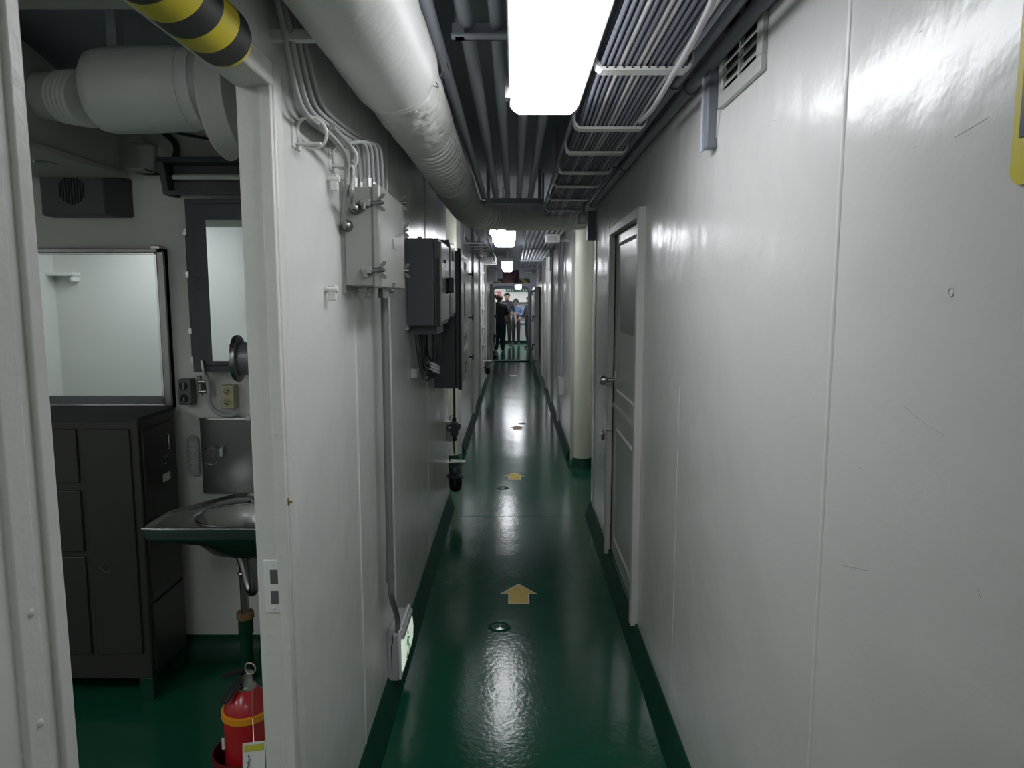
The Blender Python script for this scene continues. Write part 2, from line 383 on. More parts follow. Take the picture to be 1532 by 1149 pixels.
def tube_light(name, x, y0, y1, zb, label, wid=0.20, dep=0.085, mt='diffuser', group=None):
    t = thing(name, label, 'ceiling light', (x, (y0 + y1) / 2, zb), group)
    zt = zb + dep; w2 = wid / 2
    B((x - w2 - 0.006, y0 - 0.01, zt), (x + w2 + 0.006, y1 + 0.01, zt + 0.05)).build('housing', 'white_paint', t, bevel=0.004)
    vs = []
    for z, k in ((zb, 0.025), (zb + 0.018, 0.006), (zt, 0.0)):
        vs += [(x - w2 + k, y0 + k, z), (x + w2 - k, y0 + k, z), (x + w2 - k, y1 - k, z), (x - w2 + k, y1 - k, z)]
    f = [(3, 2, 1, 0), (8, 9, 10, 11)]
    for l in (0, 4): f += [(l + i, l + (i + 1) % 4, l + 4 + (i + 1) % 4, l + 4 + i) for i in range(4)]
    m = MB().add(vs, f); m.build('diffuser', mt, t, bevel=0.003)
    for yy in (y0 + 0.2, y1 - 0.2):
        B((x - w2 - 0.016, yy - 0.02, zt - 0.03), (x - w2 - 0.0, yy + 0.02, zt + 0.03)).build('clip', 'steel', t)
        B((x - 0.006, yy - 0.006, zt + 0.05), (x + 0.006, yy + 0.006, TOP)).build('hanger', 'pipe_grey', t)
    return t


tube_light('ceiling_light', 0.095, 1.10, 2.33, 2.17, 'long glowing tube light beside the cable tray ahead of the big duct bend', 0.21, 0.03)
tube_light('ceiling_light', -0.09, 5.74, 7.0, 2.09, 'glowing tube light just beyond the duct crossing the passage', 0.2, 0.06)
tube_light('ceiling_light', -0.11, 11.3, 12.4, 2.05, 'glowing ceiling light hanging before the maroon sign', 0.17, 0.12)
tube_light('ceiling_light', 0.1, 16.9, 17.3, 1.81, 'small low glowing light in front of the far doorway head', 0.16, 0.10)
tube_light('ceiling_light', 0.0, -1.9, -0.7, 2.17, 'tube light of the passage behind the viewer', 0.21, 0.035)
tube_light('ceiling_light', 0.0, 21.2, 22.7, 2.3, 'unseen tube light widened to brighten the people in the far compartment', 0.6, 0.08)  # far compartment lamps are unseen, added and widened to brighten it
tube_light('ceiling_light', -1.1, 23.6, 25.0, 2.3, 'unseen wide tube light added over the shelves to brighten the far compartment', 0.6, 0.08)
tube_light('ceiling_light', 1.3, 23.6, 25.0, 2.3, 'unseen wide tube light added over the counter end to brighten the far compartment', 0.6, 0.08)
tube_light('room_light', -1.55, -0.3, 0.85, 2.28, 'unseen tube light added inside the side room doorway to brighten the lagged duct', 0.25, 0.11, 'room_diffuser')  # made-up second room lamp, lifts the elbow and the back wall
tube_light('room_light', -3.1, -0.25, 0.95, 2.3, 'tube light on the side room ceiling near its front wall', 0.5, 0.04, 'room_diffuser')

# ================================================================ overhead pipes, tray, duct
hang = [1.95, 5.55]
for i, (x0, x1, yy, z, lab) in enumerate(((-0.17, 0.235, 2.02, 2.30, 'grey angle bar carrying the ceiling pipes beside the near light'), (-0.205, 0.2, 5.15, 2.262, 'grey angle bar carrying the ceiling pipes before the crossing duct'))):
    m = MB(); m.box((x0, yy - 0.02, z), (x1, yy + 0.02, z + 0.006)); m.box((x0, yy + 0.014, z), (x1, yy + 0.02, z + 0.045))
    for xx in (x0 + 0.01, x1 - 0.03): m.box((xx, yy - 0.01, z), (xx + 0.025, yy + 0.014, TOP))
    tag(m.build('angle_bar', 'pipe_grey'), lab, 'bracket')
for i, (px, r) in enumerate(((726, .02), (744, .022), (760, .02), (776, .02), (792, .02))):
    x = at(px, 302, Z=2.345).x
    tag(MB().cyl((x, 0.3, 2.342 + r - 0.02 + 0.0), (x, 5.36 + 0.0 * (i % 2), 2.342 + r - 0.02), r, 14).build('ceiling_pipe', 'pipe_grey'),
        'slim grey pipe running lengthwise under the deck head above the near light', 'pipe', 'five parallel pipes above the near light')
for i, (dx, z, r) in enumerate(((0.546, 2.247, 0.020), (0.497, 2.262, 0.020))):
    t = thing('wall_pipe', ('dark grey conduit tight against the wall under the vent grille', 'dark grey conduit between the cable tray and the wall conduit')[i], 'pipe', (dx, 2.8, z))
    MB().cyl((dx, 0.2, z), (dx, 5.08, z), r, 14).build('pipe_run', 'pipe_dark', t)
    for yy in (2.28, 3.6):
        MB().cyl((dx, yy, z), (dx, yy + 0.03, z), r + 0.006, 14).build('clamp', 'pipe_dark', t)

# cable tray: U-shaped rungs hung on two side rails, cables lying in it
TX0, TX1, TZ = 0.212, 0.474, 2.20
tr = thing('cable_tray', 'white ladder tray of U shaped rungs loaded with cables beside the near light', 'cable tray', ((TX0 + TX1) / 2, 3.2, TZ))
ry = [at(900, yy, Z=TZ).y for yy in (106.6, 194, 230, 259.5, 280, 299, 315)] + [0.95]
for yy in ry:
    m = MB(); m.box((TX0 + 0.018, yy - 0.024, TZ - 0.003), (TX1 - 0.018, yy + 0.024, TZ + 0.006))
    for sx, xx in ((1, TX0), (-1, TX1)):
        m.prism([(xx + sx * 0.018, TZ), (xx + sx * 0.006, TZ + 0.008), (xx, TZ + 0.025), (xx, TZ + 0.05), (xx + sx * 0.005, TZ + 0.05), (xx + sx * 0.006, TZ + 0.025), (xx + sx * 0.018, TZ + 0.007)], 'y', yy - 0.024, yy + 0.024)
    rg = m.build('rung', 'white_paint', tr)
    if yy == ry[0]:
        for k in range(10):
            x = TX0 + 0.03 + k * 0.0222
            B((x, yy - 0.0246, TZ + 0.001), (x + 0.006, yy - 0.0236, TZ + 0.005)).build('slot', 'dark_slot', rg)
for xx in (TX0 + 0.004, TX1 - 0.004):
    B((xx - 0.003, 0.3, TZ + 0.045), (xx + 0.003, 5.4, TZ + 0.07)).build('side_rail', 'pipe_grey', tr)
for yy in (1.5, 3.9, 5.3):
    for xx in (TX0, TX1): B((xx - 0.008, yy - 0.01, TZ + 0.05), (xx + 0.008, yy + 0.01, TOP)).build('hanger', 'pipe_grey', tr)
for k in range(42):
    lay = k % 3; r = random.uniform(0.0062, 0.0074); x0 = TX0 + 0.026 + (k // 3) * 0.0154 + (lay % 2) * 0.0077
    pts = []
    for q in range(24):
        y = 0.25 + q * 0.225
        x = x0 + 0.004 * math.sin(y * 2.1 + x0 * 6) + 0.002 * math.sin(y * 5.3)
        pts.append((x, y, TZ + 0.0145 + lay * 0.0152))
    light = k in (9, 18, 21, 36)
    tag(MB().tube(curve(pts, 3), r, 8).build('cable', 'tray_cable_light' if light else 'tray_cable'),
        'pale cable lying in the long cable tray' if light else 'dark grey cable lying in the long cable tray', 'cable',
        'pale cables in the long tray' if light else 'dark cables in the long tray')
pts = [at(x_, y_, Z=TZ - 0.0115) for x_, y_ in ((1130, -160), (1085, -60), (1062, 10), (1028, 78), (1009, 108), (978, 160), (958, 181))]
tag(MB().tube(curve(pts, 8), 0.008, 10).build('loose_cable', 'tray_cable_light'), 'thick pale cable sagging out of the edge of the cable tray', 'cable')

# big insulated duct
DX, DZ = -0.322, 2.206
du = thing('air_duct', 'big white insulated air duct running under the deck head and turning across the passage', 'duct', (DX, 3, 2.09))
m = MB(); pts = []; rs = []
for i in range(60):
    y = -1.0 + (1.93 + 1.0) * i / 59; pts.append((DX, y, DZ)); k = (y * 3.6) % 1.0
    rs.append(0.120 - (0.0025 if k < 0.06 else 0))
m.tube(pts, rs, 40); m.build('insulated_pipe', 'insulation', du)
m = MB(); m.tube([(DX, 1.93, DZ), (DX, 1.932, DZ), (DX, 1.955, DZ), (DX, 1.962, DZ), (DX, 1.975, DZ)], [0.116, 0.121, 0.121, 0.115, 0.113], 40); m.build('collar', 'white_paint', du)
m = MB(); m.torus((DX, 1.967, DZ), (0, 1, 0), 0.1165, 0.003, 40, 8); m.build('clamp_band', 'white_paint', du)
m = MB(); vs = []; n = 48; NR = 40
for i in range(NR):
    y = 1.97 + 0.62 * i / (NR - 1)
    for k in range(n):
        a = 2 * math.pi * k / n
        r = 0.113 - 0.007 * (i / NR) + 0.005 * noise.noise(Vector((math.cos(a) * 4, y * 9, math.sin(a) * 4))) + 0.003 * noise.noise(Vector((math.cos(a) * 9, y * 20 + a * 2, math.sin(a) * 9)))
        vs.append((DX + r * math.cos(a), y, DZ + r * math.sin(a)))
m.add(vs, [(i * n + k, i * n + (k + 1) % n, (i + 1) * n + (k + 1) % n, (i + 1) * n + k) for i in range(NR - 1) for k in range(n)], True); m.build('cloth_sleeve', 'cloth_wrap', du)
path = curve([(DX, 2.58, DZ), (DX, 3.4, DZ), (DX, 4.4, DZ), (DX + 0.003, 4.95, DZ + 0.005), (DX + 0.04, 5.3, DZ + 0.01), (DX + 0.17, 5.5, DZ + 0.012), (DX + 0.34, 5.54, DZ + 0.012)], 60)
hose = MB().tube(path, 0.0985, 36).build('ribbed_hose', 'cloth_wrap', du)
acc = 0.0; nxt = 0.03
for i, p in enumerate(path):
    acc += (p - path[i - 1]).length if i else 0
    if acc >= nxt:
        MB().torus(p, path[min(i + 1, len(path) - 1)] - path[i - 1], 0.0985, 0.0065, 36, 8).build('hose_rib', 'cloth_wrap', hose); nxt += 0.07 if p.y < 3.6 or p.y > 3.9 else 0.30
for yy in (3.60, 3.92):
    MB().torus((DX, yy, DZ), (0, 1, 0), 0.107, 0.004, 36, 8).build('hose_band', 'white_paint', du)
m = MB(); m.tube([(DX + 0.26, 5.54, DZ + 0.012), (0.2, 5.54, DZ + 0.012), (0.5, 5.54, DZ + 0.018), (0.86, 5.54, DZ + 0.03)], [0.105, 0.105, 0.103, 0.098], 36); m.build('crossing_pipe', 'cloth_wrap', du)
for xx in (0.12, 0.34):
    MB().torus((xx, 5.54, DZ + 0.014), (1, 0, 0), 0.106, 0.003, 36, 6).build('tie', 'white_paint', du)
# wire fixing on the collar and duct hanger
m = MB(); m.tube(curve([(DX + 0.122, 1.94, DZ + 0.03), (DX + 0.135, 1.95, DZ - 0.005), (DX + 0.13, 1.94, DZ - 0.03), (DX + 0.15, 1.95, DZ - 0.02), (DX + 0.145, 1.96, DZ + 0.01)], 6), 0.0016, 6)
m.tube(curve([(DX + 0.11, 1.93, DZ - 0.055), (DX + 0.125, 1.925, DZ - 0.06), (DX + 0.118, 1.93, DZ - 0.045)], 6), 0.0016, 6)
m.build('wire_tie', 'steel_dark', du)
for yy in (1.95, 4.5):
    m = MB(); m.box((DX - 0.01, yy, DZ + 0.1), (DX + 0.01, yy + 0.02, TOP)); m.build('hanger', 'pipe_grey', du)

# pillars in the niches
for x, yy, lab in ((0.648, 6.62, 'cream round pillar in the wall niche beyond the closed door'), (-0.62, 6.75, 'cream round pillar in the niche behind the beacon lamp')):
    t = thing('pillar', lab, 'pillar', (x, yy, 0), 'pillars beside the passage')
    MB().tube([(x, yy, 0.1), (x, yy, TOP)], 0.083, 32).build('shaft', 'pillar_paint', t)
    MB().tube([(x, yy, 0.0), (x, yy, 0.02), (x, yy, 0.09), (x, yy, 0.1)], [0.12, 0.105, 0.088, 0.084], 32).build('foot', 'kerb_green', t)

# ================================================================ right wall things
# yellow sign
p = at(1516, 280, X=XR)
sg = thing('warning_sign', 'yellow framed black sign with rounded corners on the white wall', 'sign', (XR, p.y - 0.16, p.z))
y1, y0, z0, z1 = p.y + 0.004, p.y - 0.30, p.z + 0.0, p.z + 0.33


def rrect(y0, z0, y1, z1, r, n=6):
    o = []
    for cy, cz, a0 in ((y1 - r, z1 - r, 0), (y0 + r, z1 - r, 90), (y0 + r, z0 + r, 180), (y1 - r, z0 + r, 270)):
        for k in range(n + 1):
            a = math.radians(a0 + 90 * k / n); o.append((cy + r * math.cos(a), cz + r * math.sin(a)))
    return o


MB().prism(rrect(y0, z0, y1, z1, 0.02), 'x', XR - 0.003, XR + 0.0).build('sign_plate', 'sign_yellow', sg)
MB().prism([(y0 + 0.018, z0 + 0.075), (y1 - 0.012, z0 + 0.052), (y1 - 0.010, z1 - 0.03), (y0 + 0.018, z1 - 0.03)], 'x', XR - 0.0042, XR - 0.003).build('black_field', 'sign_black', sg)

# vent grille
a = at(1081, 164, X=XR); vy1 = a.y; vz0 = a.z; b = at(1147, 104, X=XR); vy0 = b.y; vz1 = vz0 + 0.24
vg = thing('vent_grille', 'louvred vent grille high on the wall above the conduits with its shade in the grey', 'vent', (XR, (vy0 + vy1) / 2, vz0))
fw = 0.036
for (ya, za, yb, zb_) in ((vy0, vz0, vy1, vz0 + fw), (vy0, vz1 - fw, vy1, vz1), (vy0, vz0 + fw, vy0 + fw, vz1 - fw), (vy1 - fw, vz0 + fw, vy1, vz1 - fw)):
    B((XR - 0.014, ya, za), (XR, yb, zb_)).build('frame_bar', 'door_paint', vg, bevel=0.002)  # greyer than the wall: the shade up here is put into the colour
B((XR - 0.002, vy0 + fw, vz0 + fw), (XR + 0.001, vy1 - fw, vz1 - fw)).build('dark_opening', 'dark_slot', vg)
ym = (vy0 + vy1) / 2; B((XR - 0.012, ym - 0.006, vz0 + fw), (XR - 0.002, ym + 0.006, vz1 - fw)).build('mullion', 'door_paint', vg)
for ya, yb in ((vy0 + fw, ym - 0.006), (ym + 0.006, vy1 - fw)):
    for k in range(6):
        z = vz0 + fw + 0.012 + k * 0.026
        MB().prism([(XR - 0.012, z), (XR - 0.011, z - 0.002), (XR - 0.002, z + 0.014), (XR - 0.003, z + 0.016)], 'y', ya, yb).build('louvre', 'door_paint', vg)
# channel bracket below the pipes next to the grille
a = at(1066, 214, X=XR - 0.03); b = at(1082, 214, X=XR)
cb = thing('channel_bracket', 'dark grey channel bracket standing on the wall next to the vent grille', 'bracket', (XR, a.y, a.z))
yc = at(1070, 214, X=XR).y
B((XR - 0.030, yc - 0.02, a.z), (XR, yc + 0.02, 2.235)).build('web', 'pipe_dark', cb, bevel=0.004)
B((XR - 0.036, yc + 0.012, a.z - 0.004), (XR - 0.028, yc + 0.028, 2.235)).build('flange', 'pipe_grey', cb, bevel=0.002)
MB().prism([(yc - 0.02, 2.045), (yc - 0.045, 2.10), (yc - 0.045, 2.12), (yc - 0.02, 2.12)], 'x', XR - 0.004, XR).build('weld_tab', 'wall', cb)

# closed door on the right
dr = thing('door_2', 'closed white painted cabin door with knob and grey notice plate', 'door', (XR, 3.6, 0.1), kind='structure')
FX = XR - 0.032
for (ya, za, yb, zb_, nm) in ((YR0 - 0.045, 0.09, YR0, ZR + 0.045, 'frame_post'), (YR1, 0.09, YR1 + 0.04, ZR + 0.045, 'frame_post'), (YR0, ZR, YR1, ZR + 0.045, 'frame_head')):
    B((FX, ya, za), (XR + 0.05, yb, zb_)).build(nm, 'frame_paint', dr, bevel=0.004)
B((XR - 0.01, YR0, 0.0), (XR + 0.05, YR1, 0.12)).build('sill', 'kerb_green', dr, bevel=0.003)
lf = B((XR + 0.005, YR0 + 0.002, 0.12), (XR + 0.04, YR1 - 0.002, ZR)).build('leaf', 'door_paint', dr, bevel=0.003)
B((XR + 0.0, YR0 + 0.005, 0.98), (XR + 0.006, YR1 - 0.005, 1.0)).build('mid_rail', 'white_paint', lf)


def moulding(y0, z0, y1, z1, nm, r=0.04):
    o = rrect(y0, z0, y1, z1, r); i = rrect(y0 + 0.02, z0 + 0.02, y1 - 0.02, z1 - 0.02, r * 0.6); n = len(o); m = MB()
    xo = XR + 0.005; xi = XR - 0.003
    vs = [(xo, *q) for q in o] + [(xi, q[0] * .5 + p[0] * .5, q[1] * .5 + p[1] * .5) for q, p in zip(o, i)] + [(xo, *q) for q in i]
    m.add(vs, [(k, (k + 1) % n, n + (k + 1) % n, n + k) for k in range(n)] + [(n + k, n + (k + 1) % n, 2 * n + (k + 1) % n, 2 * n + k) for k in range(n)], True)
    return m.build(nm, 'door_paint', lf)


moulding(YR0 + 0.1, 1.08, YR1 - 0.12, 1.90, 'panel_moulding'); moulding(YR0 + 0.1, 0.22, YR1 - 0.12, 0.88, 'panel_moulding')
np_ = B((XR + 0.000, YR0 + 0.16, 1.42), (XR + 0.006, YR1 - 0.22, 1.80)).build('notice_plate', 'notice_grey', lf, bevel=0.001); np_['label'] = 'dark grey glossy notice plate'
kp = at(912, 562, X=XR)
kn = thing('door_knob', 'round chrome door knob on the closed cabin door', 'door knob', (XR, 3.97, kp.z))
kn.parent = dr; kn.location = Vector((XR, 3.97, kp.z)) - W[dr.name]; del kn['category']; del kn['label']
MB().lathe((XR + 0.005, 3.97, kp.z), (-1, 0, 0), [(0, 0.032), (0.006, 0.031), (0.010, 0.022), (0.014, 0.012), (0.05, 0.011), (0.055, 0.018), (0.062, 0.027), (0.08, 0.028), (0.09, 0.022), (0.094, 0.01), (0.095, 0)], 24).build('knob', 'steel', kn)
B((XR - 0.002, 3.94, kp.z - 0.045), (XR + 0.006, 4.0, kp.z + 0.05)).build('rose_plate', 'steel', kn, bevel=0.002)
# hasp and padlock
pz = at(907, 648, X=FX - 0.01).z
hs = MB(); hs.box((FX - 0.02, 4.04, pz + 0.008), (FX + 0.03, 4.085, pz + 0.022)); hs.torus((FX - 0.022, 4.06, pz + 0.012), (1, 0, 0), 0.009, 0.003, 16, 6)
tag(hs.build('hasp', 'white_paint'), 'small white hasp on the frame of the closed door', 'hasp')
pl = thing('padlock', 'small dark padlock hanging from the white hasp', 'padlock', (FX - 0.022, 4.06, pz - 0.05))
MB().box((FX - 0.032, 4.042, pz - 0.052), (FX - 0.012, 4.078, pz - 0.012)).build('lock_body', 'steel_dark', pl, bevel=0.005)
MB().tube(curve([(FX - 0.022, 4.049, pz - 0.014), (FX - 0.022, 4.049, pz + 0.006), (FX - 0.022, 4.06, pz + 0.016), (FX - 0.022, 4.071, pz + 0.006), (FX - 0.022, 4.071, pz - 0.014)], 5), 0.003, 8).build('shackle', 'steel', pl)
# panel edge strips of the wall between door and pillar
for yy in (4.3, 4.95):
    B((XR - 0.006, yy, 0.105), (XR, yy + 0.03, 2.15)).build('panel_strip', 'wall', wr)
# white speaker horn at the top corner beyond the door
q = Vector((0.50, 5.2, 2.19))
eh = thing('flood_lamp', 'small pale box lamp under the conduits above the closed door', 'lamp', (0.5, 5.16, 2.12))
B((0.455, 5.13, 2.12), (0.535, 5.20, 2.20)).build('lamp_box', 'white_paint', eh, bevel=0.008); B((0.465, 5.123, 2.13), (0.525, 5.131, 2.19)).build('lens', 'steel', eh, bevel=0.004)
B((0.485, 5.15, 2.19), (0.505, 5.17, TOP)).build('stem', 'pipe_grey', eh)
B((XR - 0.06, 5.0, 2.0), (XR, 5.1, 2.2)).build('junction', 'pipe_dark', eh, bevel=0.004)
# ================================================================ left wall of the passage
def wing_nut(c, axis, par, mt='steel_dark', s=0.8):
    """toggle bolt with wing nut lying along axis"""
    c = Vector(c); ax = Vector(axis).normalized(); u = Vector((0, 0, 1)); m = MB()
    m.lathe(c, ax, [(0, 0.009 * s), (0.008 * s, 0.009 * s), (0.022 * s, 0.006 * s), (0.024 * s, 0.0)], 12)
    for sg in (1, -1):
        d = (u * sg * 0.8 + ax * 0.45).normalized(); side = ax.cross(u).normalized()
        P = [c + ax * 0.006 * s + u * sg * 0.005 * s, c + ax * 0.006 * s + d * 0.020 * s + ax * 0.006 * s, c + d * 0.034 * s + ax * 0.012 * s, c + d * 0.036 * s - ax * 0.002 * s, c + d * 0.02 * s - ax * 0.006 * s, c + u * sg * 0.004 * s]
        vs = [p + side * 0.002 * s for p in P] + [p - side * 0.002 * s for p in P]; n = len(P)
        m.add(vs, [tuple(range(n)), tuple(range(n, 2 * n))[::-1]] + [(i, (i + 1) % n, n + (i + 1) % n, n + i) for i in range(n)])
    return m.build('wing_nut', mt, par)


# grey junction box
p = at(510, 285, X=XL)
jy0, jy1, jz0, jz1, jx = 2.07, 2.50, 1.635, 1.915, XL + 0.118
jb = thing('junction_box', 'grey steel junction box with wing nuts fed by a thick cable bundle', 'junction box', (XL, (jy0 + jy1) / 2, jz0))
B((XL + 0.012, jy0, jz0), (jx - 0.022, jy1, jz1)).build('box_body', 'box_grey', jb, bevel=0.004)
B((jx - 0.024, jy0 - 0.006, jz0 - 0.006), (jx, jy1 + 0.006, jz1 + 0.006)).build('lid', 'box_grey', jb, bevel=0.006)
B((XL, jy0 + 0.005, jz0 - 0.02), (XL + 0.012, jy1, jz1 + 0.02)).build('back_plate', 'box_grey', jb)
for yy, zz in ((jy0 - 0.004, jz1 - 0.045), (jy0 - 0.004, jz0 + 0.045)):
    B((jx - 0.055, yy - 0.012, zz - 0.010), (jx - 0.026, yy + 0.006, zz + 0.010)).build('hinge_lug', 'box_grey', jb, bevel=0.002)
    m = MB(); m.cyl((jx - 0.05, yy - 0.006, zz), (jx - 0.005, yy - 0.006, zz), 0.006, 10); m.cyl((jx - 0.045, yy - 0.008, zz - 0.02), (jx - 0.045, yy - 0.008, zz + 0.0), 0.007, 10); m.build('toggle_bolt', 'steel_dark', jb)
    wing_nut((jx - 0.006, yy - 0.006, zz), (1, 0, 0), jb)
for yy, zz in ((jy1 - 0.03, jz1 + 0.008), (jy1 + 0.008, jz1 - 0.08), (jy1 + 0.008, jz0 + 0.06)):
    wing_nut((jx - 0.004, yy, zz), (1, 0, 0), jb)
wing_nut((jx - 0.012, jy0 + 0.18, jz0 - 0.012), (1, 0, 0), jb); 
B((jx - 0.001, jy0 + 0.20, 1.755), (jx + 0.0015, jy0 + 0.27, 1.785)).build('type_label', 'steel_dark', jb)
for xx, zz in ((XL + 0.022, at(519, 338, Y=jy0).z), (XL + 0.046, at(527, 312, Y=jy0).z)):
    MB().lathe((xx, jy0, zz), (0, -1, 0), [(-0.002, 0.017), (0.004, 0.017), (0.012, 0.012), (0.02, 0.012), (0.024, 0.007)], 16).build('gland', 'steel_dark', jb)
for yy in (2.12, 2.19, 2.27, 2.35):
    for xx in (XL + 0.035, XL + 0.075):
        MB().cyl((xx, yy, jz1 - 0.002), (xx, yy, jz1 + 0.03), 0.014, 14).build('gland', 'steel', jb)
for (px_, py_) in ((500, 268), (497, 433), (540, 433), (548, 433)):
    q = at(px_, py_, X=XL + 0.02)
    m = MB(); m.cyl((XL, q.y, q.z), (XL + 0.035, q.y, q.z), 0.009, 10); m.box((XL + 0.01, q.y - 0.006, q.z - 0.03), (XL + 0.03, q.y + 0.006, q.z + 0.012))
    m.build('mount_lug', 'white_paint', jb, bevel=0.002)
# looped bracket at the box corner
q = at(497, 266, X=XL)
m = MB(); m.cyl((XL, q.y, q.z), (XL + 0.045, q.y, q.z), 0.007, 10); m.torus((XL + 0.046, q.y, q.z - 0.008), (0.3, 1, 0), 0.018, 0.004, 18, 8)
m.build('cable_hook', 'white_paint', jb)

# cable bundle into the box top
ends = [(XL + 0.035, 2.12), (XL + 0.035, 2.19), (XL + 0.035, 2.27), (XL + 0.035, 2.35), (XL + 0.075, 2.12), (XL + 0.075, 2.19), (XL + 0.075, 2.27), (XL + 0.075, 2.35)]
PXS = [(405, -70), (427, 30), (440, 100), (458, 165), (488, 195), (522, 218)]
for i, (ex, ey) in enumerate(ends):
    k = i % 4; lay = i // 4
    pts = []
    for (ax_, ay_) in PXS:
        q = at(ax_ - 6 + k * 9.5, ay_ - lay * 5 - k * 1.5, X=XL + 0.028 + 0.015 * lay); pts.append(q)
    pts.append(Vector((ex + 0.0, ey - 0.03 - 0.015 * lay, jz1 + 0.12 + 0.012 * k))); pts.append(Vector((ex, ey, jz1 + 0.06))); pts.append(Vector((ex, ey, jz1 + 0.028)))
    tag(MB().tube(curve(pts, 8), 0.0058, 10).build('feed_cable', 'cable_grey'), 'grey armoured cable bending down into the top of the grey junction box', 'cable', 'cables feeding the grey junction box')
for i, (xx, zz, off) in enumerate(((XL + 0.022, at(519, 338, Y=jy0).z, 0), (XL + 0.046, at(527, 312, Y=jy0).z, 8))):
    yy = jy0 - 0.022
    pts = [at(482 + off * 1.8, 190, X=XL + 0.060), at(509 + off * 1.8, 220, X=XL + 0.060), at(519 + off, 246, X=XL + 0.055), at(518 + off, 285, X=XL + 0.045 + 0.002 * off), Vector((xx, yy - 0.022, zz + 0.02)), Vector((xx, yy, zz))]
    tag(MB().tube(curve(pts, 8), 0.0075, 10).build('braided_cable', 'braid'), ('braided steel cable dropping to the lower gland of the grey junction box', 'braided steel cable dropping to the upper gland of the grey junction box')[i], 'cable')
# cable brackets on the wall
for i, (pa, pb, lab) in enumerate((((386, 52), (442, 52), 'white bar bracket carrying the cable bundle above the doorway'), ((444, 192), (474, 200), 'white loop bracket holding the cable bundle beside the doorway'), ((488, 226), (522, 236), 'white loop bracket holding the cable bundle above the junction box'))):
    a = at(*pa, X=XL); b = at(*pb, X=XL + 0.05)
    t = thing('cable_bracket', lab, 'bracket', (XL, b.y, b.z))
    z = b.z - 0.004; yy = b.y
    if i == 0:
        B((XL - 0.002, yy - 0.012, z - 0.01), (XL + 0.095, yy + 0.012, z + 0.012)).build('bar', 'white_paint', t, bevel=0.002)
    else:
        B((XL - 0.002, yy - 0.010, z - 0.022), (XL + 0.06, yy + 0.010, z - 0.016)).build('bar', 'white_paint', t, bevel=0.001)
        m = MB(); m.torus((XL + 0.038, yy, z + 0.006), (0, 1, 0.35), 0.034, 0.004, 26, 8); m.build('strap', 'white_paint', t)
        B((XL - 0.001, yy - 0.03, z - 0.03), (XL + 0.004, yy + 0.03, z + 0.03)).build('pad', 'white_paint', t)

# conduit from the box to the exit light
q = at(575, 440, X=XL + 0.045); cy_ = q.y
q2 = at(588, 865, X=XL + 0.03); q3 = at(597, 930, X=XL + 0.055)
cd = thing('conduit', 'grey steel conduit dropping from the junction box to the exit light', 'conduit', (XL, cy_, 0.3))
ex_y0, ex_y1 = 2.645, 2.90
cx_, cyy = XL + 0.045, at(579, 640, X=XL + 0.045).y
pts = [(cx_, cyy, 1.635), (cx_, cyy, 0.9), (cx_, cyy, 0.58), (cx_ + 0.002, cyy + 0.01, 0.50), (cx_ - 0.004, cyy + 0.15, 0.36), (cx_ - 0.004, cyy + 0.17, 0.285)]
MB().tube(pts[:3], 0.0125, 14).build('pipe_run', 'conduit', cd)
MB().tube(curve(pts[2:], 6), 0.011, 12).build('flexible_end', 'conduit', cd)
MB().cyl((cx_, cyy, 0.565), (cx_, cyy, 0.60), 0.016, 14).build('coupling', 'conduit', cd); MB().cyl((cx_, cyy, 1.60), (cx_, cyy, 1.636), 0.022, 6).build('lock_nut', 'steel_dark', cd)
# exit light box low on the wall
el = thing('exit_light', 'white low level exit light box with a glowing green pictogram', 'exit light', (XL, 2.78, 0.09))
B((XL, ex_y0, 0.092), (XL + 0.045, ex_y1, 0.285)).build('box_body', 'plastic_grey', el, bevel=0.004)
B((XL + 0.045, ex_y0 - 0.003, 0.10), (XL + 0.055, ex_y1 + 0.003, 0.30)).build('front_frame', 'plastic_white', el, bevel=0.003)
prof = [(XL + 0.052, 0.12), (XL + 0.062, 0.13), (XL + 0.068, 0.16), (XL + 0.070, 0.21), (XL + 0.066, 0.255), (XL + 0.052, 0.268)]
m = MB().prism(prof, 'y', ex_y0 + 0.012, ex_y1 - 0.012); m.build('glow_cover', 'exit_glow', el, bevel=0.003)
B((XL + 0.054, ex_y0 + 0.008, 0.262), (XL + 0.068, ex_y1 - 0.008, 0.285)).build('hood', 'plastic_grey', el, bevel=0.004)
m = MB()   # running figure of the pictogram
for (ya, za, yb, zb_) in ((2.70, 0.215, 2.735, 0.235), (2.735, 0.235, 2.745, 0.20), (2.745, 0.20, 2.72, 0.175), (2.72, 0.175, 2.70, 0.16), (2.745, 0.20, 2.775, 0.18), (2.775, 0.18, 2.775, 0.15), (2.74, 0.225, 2.775, 0.215)):
    m.tube([(XL + 0.0685, ya, za), (XL + 0.0685, yb, zb_)], 0.0035, 6)
m.ball((XL + 0.064, 2.745, 0.247), 0.008, 8, 6); m.build('pictogram', 'exit_green', el)
m = MB(); m.tube(curve([(XL + 0.022, ex_y0 - 0.001, 0.29), (XL + 0.024, ex_y0 - 0.002, 0.26), (XL + 0.018, ex_y0 - 0.002, 0.24)], 5), 0.0015, 6); m.box((XL + 0.017, ex_y0 - 0.002, 0.13), (XL + 0.019, ex_y0 + 0.0, 0.24)); m.build('side_latch', 'dark_slot', el)

# dark grey breaker boxes
BX = XL + 0.165


